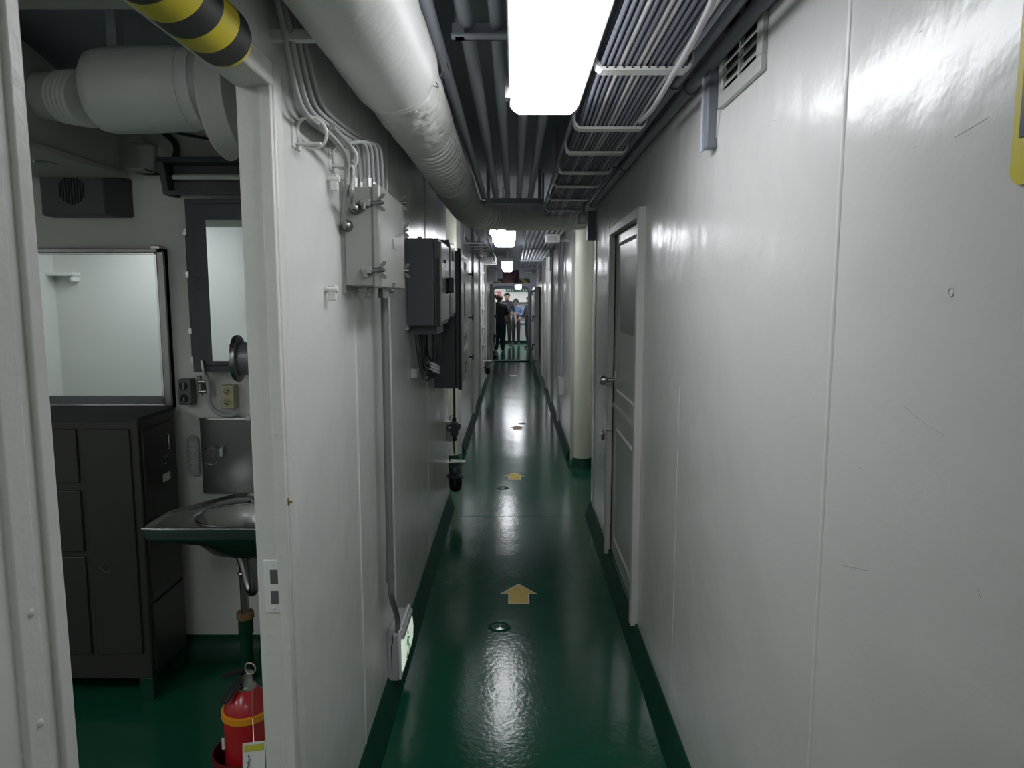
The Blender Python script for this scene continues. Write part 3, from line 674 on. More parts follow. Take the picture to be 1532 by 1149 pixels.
def breaker(name, y0, y1, z0, z1, lab, bx):
    t = thing(name, lab, 'electrical box', (XL, (y0 + y1) / 2, z0))
    B((XL + 0.01, y0, z0), (bx - 0.03, y1, z1)).build('case', 'panel_grey', t, bevel=0.004)
    B((bx - 0.028, y0 + 0.004, z0 - 0.002), (bx - 0.008, y1 - 0.004, z1 + 0.0)).build('door_rim', 'panel_grey', t, bevel=0.003)
    B((XL, y0 + 0.03, z0 - 0.02), (XL + 0.012, y0 + 0.06, z1 + 0.02)).build('mount_strip', 'white_paint', t); B((XL, y1 - 0.06, z0 - 0.02), (XL + 0.012, y1 - 0.03, z1 + 0.02)).build('mount_strip', 'white_paint', t)
    return t


ba = breaker('starter_box', 3.26, 3.70, 1.475, 1.870, 'dark grey starter box with silver door and rotary switch, cables looping below', BX)
B((BX - 0.009, 3.33, 1.49), (BX, 3.69, 1.86)).build('silver_door', 'panel_door', ba, bevel=0.004)
m = MB(); m.lathe((BX, 3.56, 1.66), (1, 0, 0), [(0, 0.04), (0.006, 0.04), (0.01, 0.034), (0.012, 0.0)], 20); m.build('switch_plate', 'rubber', ba)
MB().box((BX + 0.008, 3.545, 1.625), (BX + 0.035, 3.575, 1.70)).build('switch_handle', 'rubber', ba, bevel=0.006)
B((BX - 0.02, 3.262, 1.47), (BX - 0.005, 3.285, 1.78)).build('edge_strip', 'rubber', ba)
for k in range(3): MB().cyl((BX, 3.44 + 0.035 * k, 1.775), (BX + 0.003, 3.44 + 0.035 * k, 1.775), 0.008, 10).build('indicator', 'dark_slot', ba)
bb = breaker('starter_box', 3.78, 4.10, 1.50, 1.905, 'dark grey starter box squeezed between the silver door box and the tall cabinet', BX)
B((BX - 0.009, 3.80, 1.515), (BX - 0.001, 4.09, 1.89)).build('pale_door', 'panel_door', bb, bevel=0.004)
B((BX - 0.001, 3.88, 1.53), (BX + 0.001, 4.02, 1.60)).build('type_label', 'steel_dark', bb); B((BX - 0.001, 3.88, 1.80), (BX + 0.001, 4.0, 1.85)).build('type_label', 'ink', bb)
bc = breaker('distribution_cabinet', 4.34, 5.28, 1.045, 1.885, 'tall dark distribution cabinet with pale door and black latches', XL + 0.17)
cxx = XL + 0.17
dd = B((cxx - 0.010, 4.40, 1.06), (cxx, 5.26, 1.87)).build('pale_door', 'panel_door', bc, bevel=0.004)
B((cxx - 0.012, 4.35, 1.035), (cxx + 0.006, 4.40, 1.90)).build('hinge_edge', 'rubber', bc, bevel=0.003)
for z in (1.77, 1.46, 1.17):
    m = MB(); m.cyl((cxx, 5.2, z), (cxx + 0.028, 5.2, z), 0.007, 10); m.box((cxx + 0.024, 5.185, z - 0.022), (cxx + 0.034, 5.215, z + 0.022)); m.build('latch', 'rubber', dd, bevel=0.002)
B((cxx, 4.72, 1.78), (cxx + 0.001, 4.95, 1.84)).build('type_label', 'paper', dd)
m = MB()
for k in range(3): m.box((cxx + 0.0009, 4.75 + k * 0.06, 1.79), (cxx + 0.0016, 4.78 + k * 0.06, 1.83))
m.build('label_print', 'ink', dd)
B((cxx, 4.7, 1.48), (cxx + 0.001, 4.78, 1.70)).build('slot_window', 'dark_slot', dd)
B((cxx, 4.62, 1.25), (cxx + 0.001, 5.1, 1.43)).build('wiring_card', 'paper', dd)
m = MB()
for k in range(7): m.box((cxx + 0.0009, 4.66 + 0.055 * k, 1.29 + 0.02 * (k % 3)), (cxx + 0.0016, 4.69 + 0.055 * k, 1.32 + 0.025 * (k % 2) + 0.03))
m.build('card_print', 'ink', dd)
m = MB()
for (a_, b_) in (((4.75, 1.10), (4.76, 1.17)), ((4.95, 1.10), (4.96, 1.17)), ((4.75, 1.10), (4.96, 1.11)), ((4.75, 1.16), (4.96, 1.17))): m.box((cxx + 0.0, a_[0], a_[1]), (cxx + 0.0016, b_[0], b_[1]))
m.build('frame_print', 'ink', dd)
# black cable loops below the starter box
B((XL + 0.03, 3.32, 1.43), (BX - 0.025, 3.62, 1.476)).build('gland_plate', 'panel_grey', ba, bevel=0.003)
for k in range(9):
    yy = 3.33 + 0.028 * k; low = 1.215 + 0.022 * ((k * 5) % 4); r = 0.0062; xa_ = XL + 0.040 + 0.006 * ((k * 2) % 5); xb_ = BX - 0.035 - 0.005 * ((k * 3) % 4); xm = xa_ * .45 + xb_ * .55
    pts = [(xa_, yy, 1.435), (xa_ + 0.004, yy, 1.37), (xm - 0.026, yy, low + 0.035), (xm, yy, low), (xm + 0.024, yy, low + 0.035), (xb_, yy, 1.36), (xb_, yy, 1.435)]
    tag(MB().tube(curve(pts, 6), r, 8).build('looped_cable', 'cable_black'), 'black cable hanging in a loop below the silver door starter box', 'cable', 'black cable loops')
q = Vector((XL + 0.13, 3.45, 1.265))
m = MB()
for k in range(3): m.torus((q.x, 3.294, q.z + 0.013 * k), (0.5, 0, 1), 0.022, 0.005, 18, 8)
tag(m.build('cable_tie_coil', 'plastic_grey'), 'small pale coil of tie wrapped round the hanging black cables', 'cable tie')
a = at(617, 556, X=XL)
tag(B((XL, a.y - 0.05, a.z - 0.025), (XL + 0.03, a.y + 0.02, a.z + 0.02)).build('wall_block', 'white_paint', bevel=0.003), 'small white painted block on the wall beside the black cable loops', 'block')

# small conduit, call point and beacon lamp below the tall cabinet
ly = 5.20
bx_ = XL + 0.055
cz = [at(673, 585, Y=ly).z, at(674, 612, Y=ly).z]
dv = thing('cable_switch', 'dark bulky cable connector clamped to the wall end below the tall cabinet', 'connector', (XL, ly, at(675, 680, Y=ly).z))
zc = at(675, 640, Y=ly).z
B((bx_ - 0.03, ly - 0.03, zc - 0.06), (bx_ + 0.03, ly + 0.03, zc + 0.045)).build('body', 'panel_grey', dv, bevel=0.012)
MB().lathe((bx_ - 0.035, ly - 0.012, zc + 0.0), (-1, 0, 0.1), [(-0.01, 0.03), (0.008, 0.03), (0.016, 0.022), (0.02, 0)], 16).build('cap', 'steel_dark', dv)
MB().lathe((bx_ + 0.028, ly, zc + 0.01), (1, 0, 0), [(0, 0.028), (0.012, 0.026), (0.02, 0.016), (0.024, 0)], 16).build('cap', 'panel_grey', dv)
MB().torus((bx_ - 0.012, ly, zc + 0.07), (0, 1, 0), 0.022, 0.004, 18, 8).build('ring', 'steel_dark', dv)
MB().cyl((bx_, ly, zc + 0.04), (bx_, ly, zc + 0.075), 0.016, 12).build('gland', 'rubber', dv)
MB().cyl((bx_ + 0.002, ly, zc - 0.10), (bx_ - 0.006, ly, zc - 0.05), 0.02, 12).build('gland', 'rubber', dv); B((XL, ly - 0.02, zc - 0.10), (bx_ - 0.01, ly + 0.02, zc + 0.05)).build('wall_plate', 'steel', dv, bevel=0.003)
tag(MB().tube([(bx_ + 0.002, ly, 1.05), (bx_ + 0.002, ly, zc + 0.07)], 0.009, 10).build('drop_cable', 'cable_black'), 'straight black cable dropping from the tall cabinet to the dark connector', 'cable')


def beacon(x, y, z, lab, wall):
    """z: underside of the white bracket plate"""
    t = thing('beacon_lamp', lab, 'lamp', (x, y, z - 0.24))
    m = MB(); m.prism([(wall, y - 0.05), (x + 0.075, y - 0.028), (x + 0.08, y - 0.02), (x + 0.08, y + 0.02), (x + 0.075, y + 0.028), (wall, y + 0.05)], 'z', z, z + 0.008); m.build('bracket', 'white_paint', t)
    MB().lathe((x, y, z), (0, 0, -1), [(0, 0.035), (0.014, 0.033), (0.018, 0.022), (0.03, 0.022), (0.035, 0.035), (0.055, 0.044), (0.085, 0.046), (0.095, 0.056), (0.098, 0.066), (0.112, 0.066), (0.118, 0.056)], 24).build('lamp_base', 'panel_grey', t)
    MB().lathe((x, y, z - 0.112), (0, 0, -1), [(0, 0.05), (0.06, 0.05), (0.09, 0.046), (0.105, 0.036), (0.115, 0.018), (0.118, 0)], 24).build('dome', 'lens_black', t)
    MB().tube(curve([(x - 0.035, y, z + 0.05), (x - 0.042, y - 0.01, z), (x - 0.035, y - 0.05, z - 0.05), (x - 0.0, y - 0.06, z - 0.085), (x + 0.01, y - 0.045, z - 0.075)], 6), 0.006, 8).build('lead', 'cable_black', t)
    for dx, dy in ((0.04, 0.012), (0.02, -0.018), (-0.02, 0.015)): MB().cyl((x + dx, y + dy, z + 0.008), (x + dx, y + dy, z + 0.015), 0.006, 6).build('bolt', 'white_paint', t)
    return t


bz = at(678, 691, Y=ly).z
beacon(at(681, 700, Y=ly).x, ly, bz, 'dark hanging beacon lamp on a white bracket at the near niche', XL)
tag(MB().tube(curve([(bx_ - 0.006, ly, zc - 0.095), (bx_ - 0.004, ly, zc - 0.13), (bx_ + 0.0, ly, bz + 0.06)], 6), 0.006, 8).build('link_cable', 'cable_black'), 'short black cable between the dark connector and the near beacon lamp', 'cable')

# ================================================================ the side room
YW = YB
# soffit box duct
sf = thing('box_duct', 'grey sheet metal box duct along the side room ceiling above the speaker', 'duct', (-1.95, 2.4, 2.1))
a = at(187, 256, Y=2.86); zs = a.z
MB().prism([(0.9, zs + 0.0), (2.86, zs), (2.86, zs + 0.20), (1.9, TOP), (0.9, TOP)], 'x', -2.6, a.x - 0.02).build('duct_box', 'room_ceiling', sf)
B((-2.62, 0.9, zs - 0.022), (a.x, 2.88, zs)).build('bottom_flange', 'room_ceiling', sf, bevel=0.004)
MB().tube([(a.x - 0.12, 2.5, zs - 0.03), (a.x - 0.1, 2.55, zs - 0.022), (a.x - 0.1, 2.6, zs - 0.022)], 0.005, 6).build('catch', 'steel', sf)
b0 = at(190, 215, Y=2.93); b1 = at(226, 258, Y=2.93)
ch = thing('channel_end', 'grey channel end on the wall beside the box duct', 'bracket', (b0.x, 2.95, b1.z))
for z in (b0.z, b1.z): B((a.x + 0.003, 2.88, z), (b1.x, YW, z + 0.008)).build('flange', 'room_ceiling', ch)
B((a.x + 0.003, 2.96, b1.z), (b1.x, YW, b0.z)).build('web', 'room_wall', ch)

# insulated elbow with neck and flange
e = thing('insulated_elbow', 'thick white lagged duct piece with ribbed neck under the side room ceiling', 'duct', (-1.2, 2.3, 2.17))
D = 2.3
c1 = at(140, 138, Y=D); c2 = at(305, 132, Y=D); r1 = 0.126
ax_ = (c2 - c1)
P0 = c1; P1 = c2
nk0 = at(62, 143, Y=D + 0.12); nk1 = at(135, 148, Y=D + 0.03)
m = MB(); L = [0, .015, .06, .15, .5, .85, .87, 1.0]; R = [0.075, .10, .118, .126, .128, .126, .121, .121]
m.tube([P0.lerp(P1, t) for t in L], R, 36); m.build('lagged_body', 'insulation', e)
m = MB(); pts = [nk0.lerp(nk1, i / 30) for i in range(31)]
m.tube(pts, [0.072 + (0.004 * math.sin(i * 2.1) if i > 14 else 0) + 0.014 * (i / 30) for i in range(31)], 28); m.build('ribbed_neck', 'insulation', e)
MB().torus(P0.lerp(P1, 0.88), ax_, 0.122, 0.003, 36, 6).build('band', 'room_wall', e)
m = MB(); m.lathe(P1, ax_, [(0.0, 0.118), (0.045, 0.118)], 36); m.build('spigot', 'plastic_grey', e)
m = MB(); m.lathe(P1 + ax_.normalized() * 0.045 + Vector((0, 0, -0.035)), ax_, [(0.0, 0.0), (0.0, 0.175), (0.01, 0.185), (0.018, 0.18), (0.07, 0.16), (0.075, 0.0)], 44); m.build('flange_disc', 'insulation', e)
B((P1.x + 0.08, D - 0.03, P1.z), (P1.x + 0.12, D + 0.03, TOP)).build('hanger', 'pipe_grey', e)
B((-1.25, D - 0.02, 2.28), (-1.22, D + 0.02, TOP)).build('hanger', 'pipe_grey', e)
# dark cables on the wall below the elbow
tag(MB().tube(curve([at(235, 190, Y=2.97), at(262, 215, Y=2.98), at(262, 240, Y=2.985)], 8), 0.012, 8).build('wall_cable', 'cable_black'), 'thick dark cable dropping to the mirror light housing', 'cable')
tag(MB().tube(curve([at(235, 190, Y=2.97), at(285, 203, Y=2.985), at(340, 212, Y=2.985)], 8), 0.006, 8).build('wall_cable', 'cable_black'), 'thin dark cable clipped along the wall under the lagged duct', 'cable')

# loudspeaker
a = at(58, 262, Y=2.90); b = at(178, 322, Y=2.90)
sk = thing('loudspeaker', 'dark grey wall loudspeaker with a round slotted grille', 'loudspeaker', ((a.x + b.x) / 2, YW, b.z))
xr_ = at(155, 300, Y=2.90).x
MB().prism([(a.x, 2.90), (xr_, 2.90), (b.x + 0.01, YW), (a.x - 0.02, YW)], 'z', b.z, a.z).build('cabinet', 'speaker_grey', sk, bevel=0.006)
gc = at(107, 285, Y=2.90)
for k in range(9):
    x = gc.x + (k - 4) * 0.0115; hh = math.sqrt(max(0.0, 0.054 ** 2 - ((k - 4) * 0.0115) ** 2))
    B((x - 0.003, 2.898, gc.z - hh), (x + 0.003, 2.902, gc.z + hh)).build('grille_slot', 'dark_slot', sk)

# wall mirror
a = at(60, 372, Y=2.975); b = at(260, 612, Y=2.975)
mx0, mx1, mz0, mz1 = -2.12, b.x, b.z, a.z
wm = thing('wall_mirror', 'large wall mirror in a slim metal frame over the dark cabinet', 'mirror', ((mx0 + mx1) / 2, YW, mz0))
B((mx0, 2.972, mz0), (mx1, YW, mz1)).build('backing', 'steel_dark', wm)
for (x0, z0, x1, z1) in ((mx0, mz0, mx1, mz0 + 0.02), (mx0, mz1 - 0.018, mx1, mz1), (mx0, mz0, mx0 + 0.018, mz1), (mx1 - 0.030, mz0, mx1, mz1)):
    B((x0, 2.962, z0), (x1, YW, z1)).build('frame_bar', 'steel_dark', wm, bevel=0.003)
for (x0, z0, x1, z1) in ((mx0, mz1 - 0.026, mx1 - 0.03, mz1 - 0.018), (mx1 - 0.040, mz0 + 0.02, mx1 - 0.03, mz1 - 0.018)):
    B((x0, 2.964, z0), (x1, YW, z1)).build('bead', 'chrome', wm, bevel=0.002)
B((mx0 + 0.018, 2.968, mz0 + 0.02), (mx1 - 0.04, 2.974, mz1 - 0.026)).build('glass', 'mirror', wm)
B((mx1 - 0.05, 2.955, mz1 - 0.004), (mx1 - 0.01, YW, mz1 + 0.012)).build('corner_clip', 'steel', wm, bevel=0.003)

# mirror light housing
a = at(237, 236, Y=2.88); b = at(372, 290, Y=2.88)
ml = thing('mirror_light', 'dark grey unlit light housing above the mirror locker', 'light fixture', (b.x, YW, b.z))
x0, x1 = a.x, a.x + 0.50
MB().prism([(YW, a.z), (2.86, a.z), (2.90, b.z), (YW, b.z)], 'x', x0, x0 + 0.025).build('end_cheek', 'locker_grey', ml, bevel=0.003)
B((x0, 2.86, a.z - 0.02), (x1, YW, a.z)).build('top_plate', 'locker_grey', ml, bevel=0.003)
MB().prism([(2.945, a.z - 0.02), (2.955, a.z - 0.02), (2.955, b.z + 0.012), (2.945, b.z + 0.012)], 'x', x0 + 0.02, x1).build('reflector', 'speaker_grey', ml)
B((x0 + 0.01, 2.895, b.z), (x1, 2.91, b.z + 0.014)).build('lower_rail', 'locker_grey', ml)
MB().cyl((x0 + 0.03, 2.915, (a.z + b.z) / 2), (x1 - 0.02, 2.915, (a.z + b.z) / 2), 0.012, 12).build('tube', 'room_wall', ml)
MB().cyl((x0 + 0.025, 2.915, (a.z + b.z) / 2), (x0 + 0.04, 2.915, (a.z + b.z) / 2), 0.014, 12).build('tube_holder', 'rubber', ml)

# mirror locker
a = at(266, 296, Y=2.88); b = at(372, 565, Y=2.88)
lk = thing('mirror_locker', 'dark grey steel wall locker with a mirror in its door', 'locker', (a.x, YW, b.z))
x0, x1, z0, z1 = at(280, 430, Y=2.88).x, -0.76, b.z + 0.02, a.z
B((x0, 2.895, z0), (x1, YW, z1)).build('case', 'locker_grey', lk, bevel=0.003)
dz0, dz1, dx0, dx1 = z0 + 0.03, z1 - 0.022, x0 + 0.035, x1 - 0.03
B((dx0, 2.882, dz0), (dx1, 2.897, dz1)).build('door', 'locker_grey', lk, bevel=0.002)
c = at(303, 329, Y=2.88); d = at(318, 540, Y=2.88)
B((c.x + 0.012, 2.879, d.z), (dx1 - 0.06, 2.884, c.z)).build('glass', 'mirror', lk)
for px_, py_ in ((296, 412), (298, 435)):
    q = at(px_, py_, Y=2.88); MB().lathe((q.x, 2.883, q.z), (0, -1, 0), [(0, 0.011), (0.003, 0.011), (0.004, 0.008), (0.005, 0)], 14).build('lock', 'speaker_grey', lk)
MB().cyl((x0 - 0.012, 2.93, z0 + 0.05), (x0 - 0.012, 2.93, z1 - 0.13), 0.007, 10).build('tube_rod', 'locker_grey', lk)
for z in (z1 - 0.13, z1 - 0.30, z0 + 0.17, z0 + 0.05): B((x0 - 0.022, 2.92, z - 0.012), (x0 + 0.001, 2.94, z + 0.012)).build('rod_clip', 'steel', lk)
# toothbrush-like tube hanging on the locker door
q = at(302, 543, Y=2.87)
tag(MB().tube([(q.x, 2.872, q.z + 0.01), (q.x + 0.002, 2.872, q.z - 0.02), (q.x + 0.006, 2.872, q.z - 0.05)], [0.006, 0.008, 0.005], 10).build('hanging_pen', 'steel'), 'small silver stick clipped to the lower corner of the mirror locker', 'stick')

# sockets
q = at(276, 587, Y=2.95)
so = thing('wall_socket', 'dark grey double wall socket between the two mirrors', 'socket', (q.x, YW, q.z - 0.055))
B((q.x - 0.028, 2.95, q.z - 0.055), (q.x + 0.028, YW, q.z + 0.055)).build('socket_box', 'speaker_grey', so, bevel=0.004)
for dz in (-0.026, 0.026): MB().lathe((q.x - 0.002, 2.951, q.z + dz), (0, -1, 0), [(0, 0.018), (0.002, 0.018), (0.002, 0)], 20).build('outlet', 'dark_slot', so)
for dz in (-0.03, 0.022, 0.032): B((q.x - 0.004, 2.945, q.z + dz - 0.008), (q.x - 0.001, 2.952, q.z + dz + 0.008)).build('pin_glint', 'steel', so)
q = at(340, 594, Y=2.95)
so = thing('wall_socket', 'cream double wall socket above the basin splashback', 'socket', (q.x, YW, q.z - 0.05))
B((q.x - 0.027, 2.95, q.z - 0.05), (q.x + 0.027, YW, q.z + 0.05)).build('socket_box', 'socket_cream', so, bevel=0.003)
for dz in (-0.023, 0.023):
    MB().torus((q.x - 0.001, 2.95, q.z + dz), (0, 1, 0), 0.018, 0.003, 22, 8).build('outlet_rim', 'socket_cream', so)
    MB().lathe((q.x - 0.001, 2.9502, q.z + dz), (0, -1, 0), [(0, 0.016), (0.001, 0.016), (0.001, 0)], 20).build('outlet', 'socket_inner', so)
    for ax2, az2 in ((-0.006, -0.004), (0.006, 0.004), (0.002, -0.008)): MB().lathe((q.x + ax2, 2.949, q.z + dz + az2), (0, -1, 0), [(0, 0.003), (0.001, 0.003), (0.001, 0)], 8).build('pin_hole', 'dark_slot', so)
# tap valve and pale hose between the sockets
q = at(302, 578, Y=2.95)
va = thing('valve_manifold', 'small metal valve manifold beside the dark double socket', 'valve', (q.x, YW, q.z - 0.03))
MB().cyl((q.x - 0.012, 2.95, q.z + 0.02), (q.x + 0.018, 2.95, q.z + 0.02), 0.008, 10).build('stub', 'steel', va); MB().cyl((q.x - 0.012, 2.95, q.z - 0.022), (q.x + 0.018, 2.95, q.z - 0.022), 0.008, 10).build('stub', 'steel', va)
MB().cyl((q.x - 0.01, 2.955, q.z - 0.04), (q.x - 0.01, 2.955, q.z + 0.045), 0.009, 10).build('body', 'steel_dark', va); B((q.x - 0.018, 2.955, q.z - 0.02), (q.x, YW, q.z + 0.02)).build('wall_lug', 'steel_dark', va)
tag(MB().tube(curve([at(307, 555, Y=2.955), at(312, 580, Y=2.955), at(313, 600, Y=2.955), at(324, 617, Y=2.955), at(345, 622, Y=2.96), at(356, 618, Y=2.975)], 8), 0.009, 10).build('pale_hose', 'plastic_grey'), 'pale bent hose curving below the cream double socket', 'hose')
# round flanged pipe stub in front of the locker mirror
q = at(354, 536, Y=2.55)
fs = thing('flanged_stub', 'grey flanged pipe stub projecting in front of the mirror locker', 'pipe', (q.x + 0.1, 2.55, q.z - 0.09))
MB().lathe((q.x - 0.005, 2.55, q.z), (1, 0.12, 0), [(0, 0.0), (0, 0.06), (0.0, 0.082), (0.006, 0.085), (0.016, 0.085), (0.02, 0.08), (0.02, 0.06)], 36).build('flange', 'steel_dark', fs)
MB().lathe((q.x + 0.012, 2.55, q.z), (1, 0.0, 0), [(0, 0.062), (0.02, 0.06), (0.25, 0.058), (0.25, 0)], 30).build('pipe_run', 'conduit', fs)
B((q.x + 0.2, 2.53, q.z), (WL - 0.01, 2.57, q.z + 0.03)).build('wall_arm', 'steel_dark', fs)
for k in range(6):
    an = k * math.pi / 3 + 0.3; MB().ball((q.x + 0.003, 2.55 + 0.072 * math.cos(an), q.z + 0.072 * math.sin(an)), 0.007, 8, 6).build('bolt', 'steel_dark', fs)

# stainless splashback, wire holder, perforated strip
a = at(298, 626, Y=2.975)
sb = thing('splashback', 'dark stainless splashback panel standing behind the basin', 'splashback', (-1.1, YW, 0.76))
B((a.x, 2.975, 0.765), (-0.80, YW, a.z)).build('panel', 'splash_steel', sb, bevel=0.002); B((a.x, 2.968, a.z - 0.008), (-0.80, 2.976, a.z + 0.003)).build('top_edge', 'chrome', sb, bevel=0.002)
q = at(320, 670, Y=2.93)
wh = thing('soap_holder', 'bent wire tumbler holder fixed to the splashback edge', 'holder', (q.x, 2.94, q.z))
MB().torus((q.x - 0.01, 2.935, q.z), (0, 0.12, 1), 0.036, 0.0028, 26, 6).build('ring', 'chrome', wh)
MB().tube(curve([(q.x - 0.045, 2.935, q.z - 0.07), (q.x - 0.02, 2.93, q.z - 0.07), (q.x + 0.0, 2.945, q.z - 0.065), (q.x + 0.0, 2.955, q.z - 0.0)], 6), 0.0028, 6).build('lower_wire', 'chrome', wh)
B((q.x + 0.008, 2.955, q.z - 0.045), (q.x + 0.026, 2.976, q.z + 0.0)).build('mount', 'steel', wh, bevel=0.003)
a = at(275, 652, Y=2.985); b = at(300, 712, Y=2.985)
ps_ = thing('terminal_strip', 'pale clear rounded strip with round studs beside the splashback', 'strip', ((a.x + b.x) / 2, YW, b.z))
xc = (a.x + b.x) / 2 + 0.003; wv = 0.026
MB().prism([(xc + wv * math.cos(t), (b.z + wv + (a.z - b.z - 2 * wv) * (1 if math.sin(t) > 0 else 0)) + wv * math.sin(t)) for t in [i * math.pi / 10 + 0.01 for i in range(20)]], 'y', 2.985, YW).build('cover', 'plastic_grey', ps_)
for k in range(5): MB().torus((xc, 2.985, b.z + 0.035 + k * (a.z - b.z - 0.07) / 4), (0, 1, 0), 0.008, 0.002, 14, 6).build('stud', 'room_wall', ps_)

# basin: rim with oval bowl
SX0, SX1, SY0, SY1, SZ = -1.366, -0.77, 2.515, 2.975, 0.757
sk_ = thing('basin', 'stainless steel hand basin with oval bowl and rolled rim', 'basin', ((SX0 + SX1) / 2, 2.75, SZ - 0.2))
cxs, cys = (SX0 + SX1) / 2 + 0.03, (SY0 + SY1) / 2 - 0.02; n = 48
outer = []; inner = []
for k in range(n):
    a_ = 2 * math.pi * k / n; ca, sa = math.cos(a_), math.sin(a_)
    s_ = min((SX1 - SX0) / 2 / abs(ca) if abs(ca) > 1e-6 else 9, (SY1 - SY0) / 2 / abs(sa) if abs(sa) > 1e-6 else 9)
    x, y = (SX0 + SX1) / 2 + s_ * ca, (SY0 + SY1) / 2 + s_ * sa
    if x < SX0 + 0.13 and y > SY1 - 0.25: x = max(x, SX0 + 0.16 * (y - (SY1 - 0.25)) / 0.25)      # left edge angles back to the wall
    outer.append((x, y)); inner.append((cxs + 0.215 * ca, cys + 0.165 * sa))
vs = []; rings = [[(x, y, SZ - 0.045) for x, y in outer], [(x, y, SZ) for x, y in outer], [(x + (cxs - x) * 0.03, y + (cys - y) * 0.03, SZ + 0.006) for x, y in outer], [(x + (cxs - x) * 0.07, y + (cys - y) * 0.07, SZ - 0.004) for x, y in outer],
    [(cxs + (x - cxs) * 1.06, cys + (y - cys) * 1.06, SZ - 0.006) for x, y in inner], [(x, y, SZ - 0.012) for x, y in inner]]
for dz, k in ((0.05, 0.96), (0.10, 0.84), (0.13, 0.62), (0.145, 0.3), (0.148, 0.06)): rings.append([(cxs + (x - cxs) * k, cys + (y - cys) * k, SZ - dz) for x, y in inner])
for r in rings: vs += r
m = MB(); m.add(vs, [(i * n + k, i * n + (k + 1) % n, (i + 1) * n + (k + 1) % n, (i + 1) * n + k) for i in range(1, len(rings) - 1) for k in range(n)], True)
m.build('rim_and_bowl', 'sink_steel', sk_)
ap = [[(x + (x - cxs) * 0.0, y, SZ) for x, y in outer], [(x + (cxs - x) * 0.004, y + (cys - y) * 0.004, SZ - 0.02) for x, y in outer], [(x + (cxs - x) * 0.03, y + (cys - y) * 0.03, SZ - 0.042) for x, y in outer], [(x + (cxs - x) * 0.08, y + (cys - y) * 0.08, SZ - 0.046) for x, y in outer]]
MB().add(sum(ap, []), [(i * n + k, i * n + (k + 1) % n, (i + 1) * n + (k + 1) % n, (i + 1) * n + k) for i in range(3) for k in range(n)], True).build('apron', 'splash_steel', sk_)  # darker metal than the rim, standing in for a dark reflection
MB().tube([(x, y, SZ + 0.001) for x, y in outer + outer[:1]], 0.0045, 8).build('rim_bead', 'chrome', sk_)
MB().tube([(x, y, SZ - 0.010) for x, y in inner + inner[:1]], 0.003, 8).build('bowl_bead', 'chrome', sk_)
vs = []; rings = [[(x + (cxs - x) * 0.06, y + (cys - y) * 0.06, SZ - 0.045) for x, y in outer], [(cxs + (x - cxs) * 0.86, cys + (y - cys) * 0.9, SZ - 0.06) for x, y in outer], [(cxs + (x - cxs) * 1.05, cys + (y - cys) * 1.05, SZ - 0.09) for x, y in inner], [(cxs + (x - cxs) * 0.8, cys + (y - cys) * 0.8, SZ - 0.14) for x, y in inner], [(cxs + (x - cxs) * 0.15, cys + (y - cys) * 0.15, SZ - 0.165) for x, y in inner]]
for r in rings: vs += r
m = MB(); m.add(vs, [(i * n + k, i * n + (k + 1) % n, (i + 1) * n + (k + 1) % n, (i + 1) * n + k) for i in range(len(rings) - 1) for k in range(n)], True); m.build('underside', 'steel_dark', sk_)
q = at(378, 743, Z=SZ + 0.01)
m = MB(); m.cyl((q.x + 0.0, 2.92, SZ - 0.005), (q.x, 2.92, SZ + 0.02), 0.015, 12); m.box((q.x - 0.02, 2.90, SZ + 0.008), (q.x + 0.04, 2.93, SZ + 0.018)); m.build('tap_base', 'chrome', sk_)
q = at(372, 690, Y=2.9)
MB().tube(curve([(q.x + 0.05, 2.93, SZ), (q.x + 0.05, 2.93, SZ + 0.3), (q.x + 0.04, 2.90, SZ + 0.36), (q.x + 0.035, 2.82, SZ + 0.36)], 6), 0.011, 12).build('spout', 'chrome', sk_)
# trap
px_ = at(378, 850, Y=2.80).x + 0.02; pb_ = at(366, 900, Y=2.82).x
tp = thing('drain_trap', 'dark chrome P trap and waste pipe under the basin', 'drain', (pb_, 2.82, 0))
MB().cyl((px_ + 0.0, 2.75, SZ - 0.165), (px_, 2.75, 0.46), 0.018, 16).build('tailpiece', 'steel_dark', tp); MB().cyl((px_, 2.75, 0.545), (px_, 2.75, 0.56), 0.022, 16).build('nut', 'steel_dark', tp)
MB().tube(curve([(px_, 2.75, 0.47), (px_, 2.755, 0.43), (px_ - 0.02, 2.78, 0.405), (px_ - 0.042, 2.80, 0.43), (pb_ + 0.002, 2.82, 0.50), (pb_ - 0.012, 2.83, 0.535), (pb_ - 0.012, 2.84, 0.555)], 6), 0.019, 16).build('trap_bend', 'steel_dark', tp)
MB().cyl((pb_ + 0.0, 2.82, 0.49), (pb_, 2.82, 0.30), 0.017, 16).build('riser', 'steel_dark', tp); MB().torus((pb_, 2.82, 0.47), (0, 0, 1), 0.019, 0.006, 18, 8).build('nut', 'chrome', tp)
MB().lathe((pb_, 2.82, 0.30), (0, 0, -1), [(0, 0.017), (0, 0.035), (0.025, 0.036), (0.025, 0.028)], 18).build('rusty_collar', 'rust', tp)
MB().cyl((pb_, 2.82, 0.28), (pb_, 2.82, 0.0), 0.026, 18).build('deck_pipe', 'kerb_green', tp); MB().cyl((pb_, 2.82, 0.28), (pb_, 2.82, 0.21), 0.032, 8).build('hex_nut', 'kerb_green', tp)

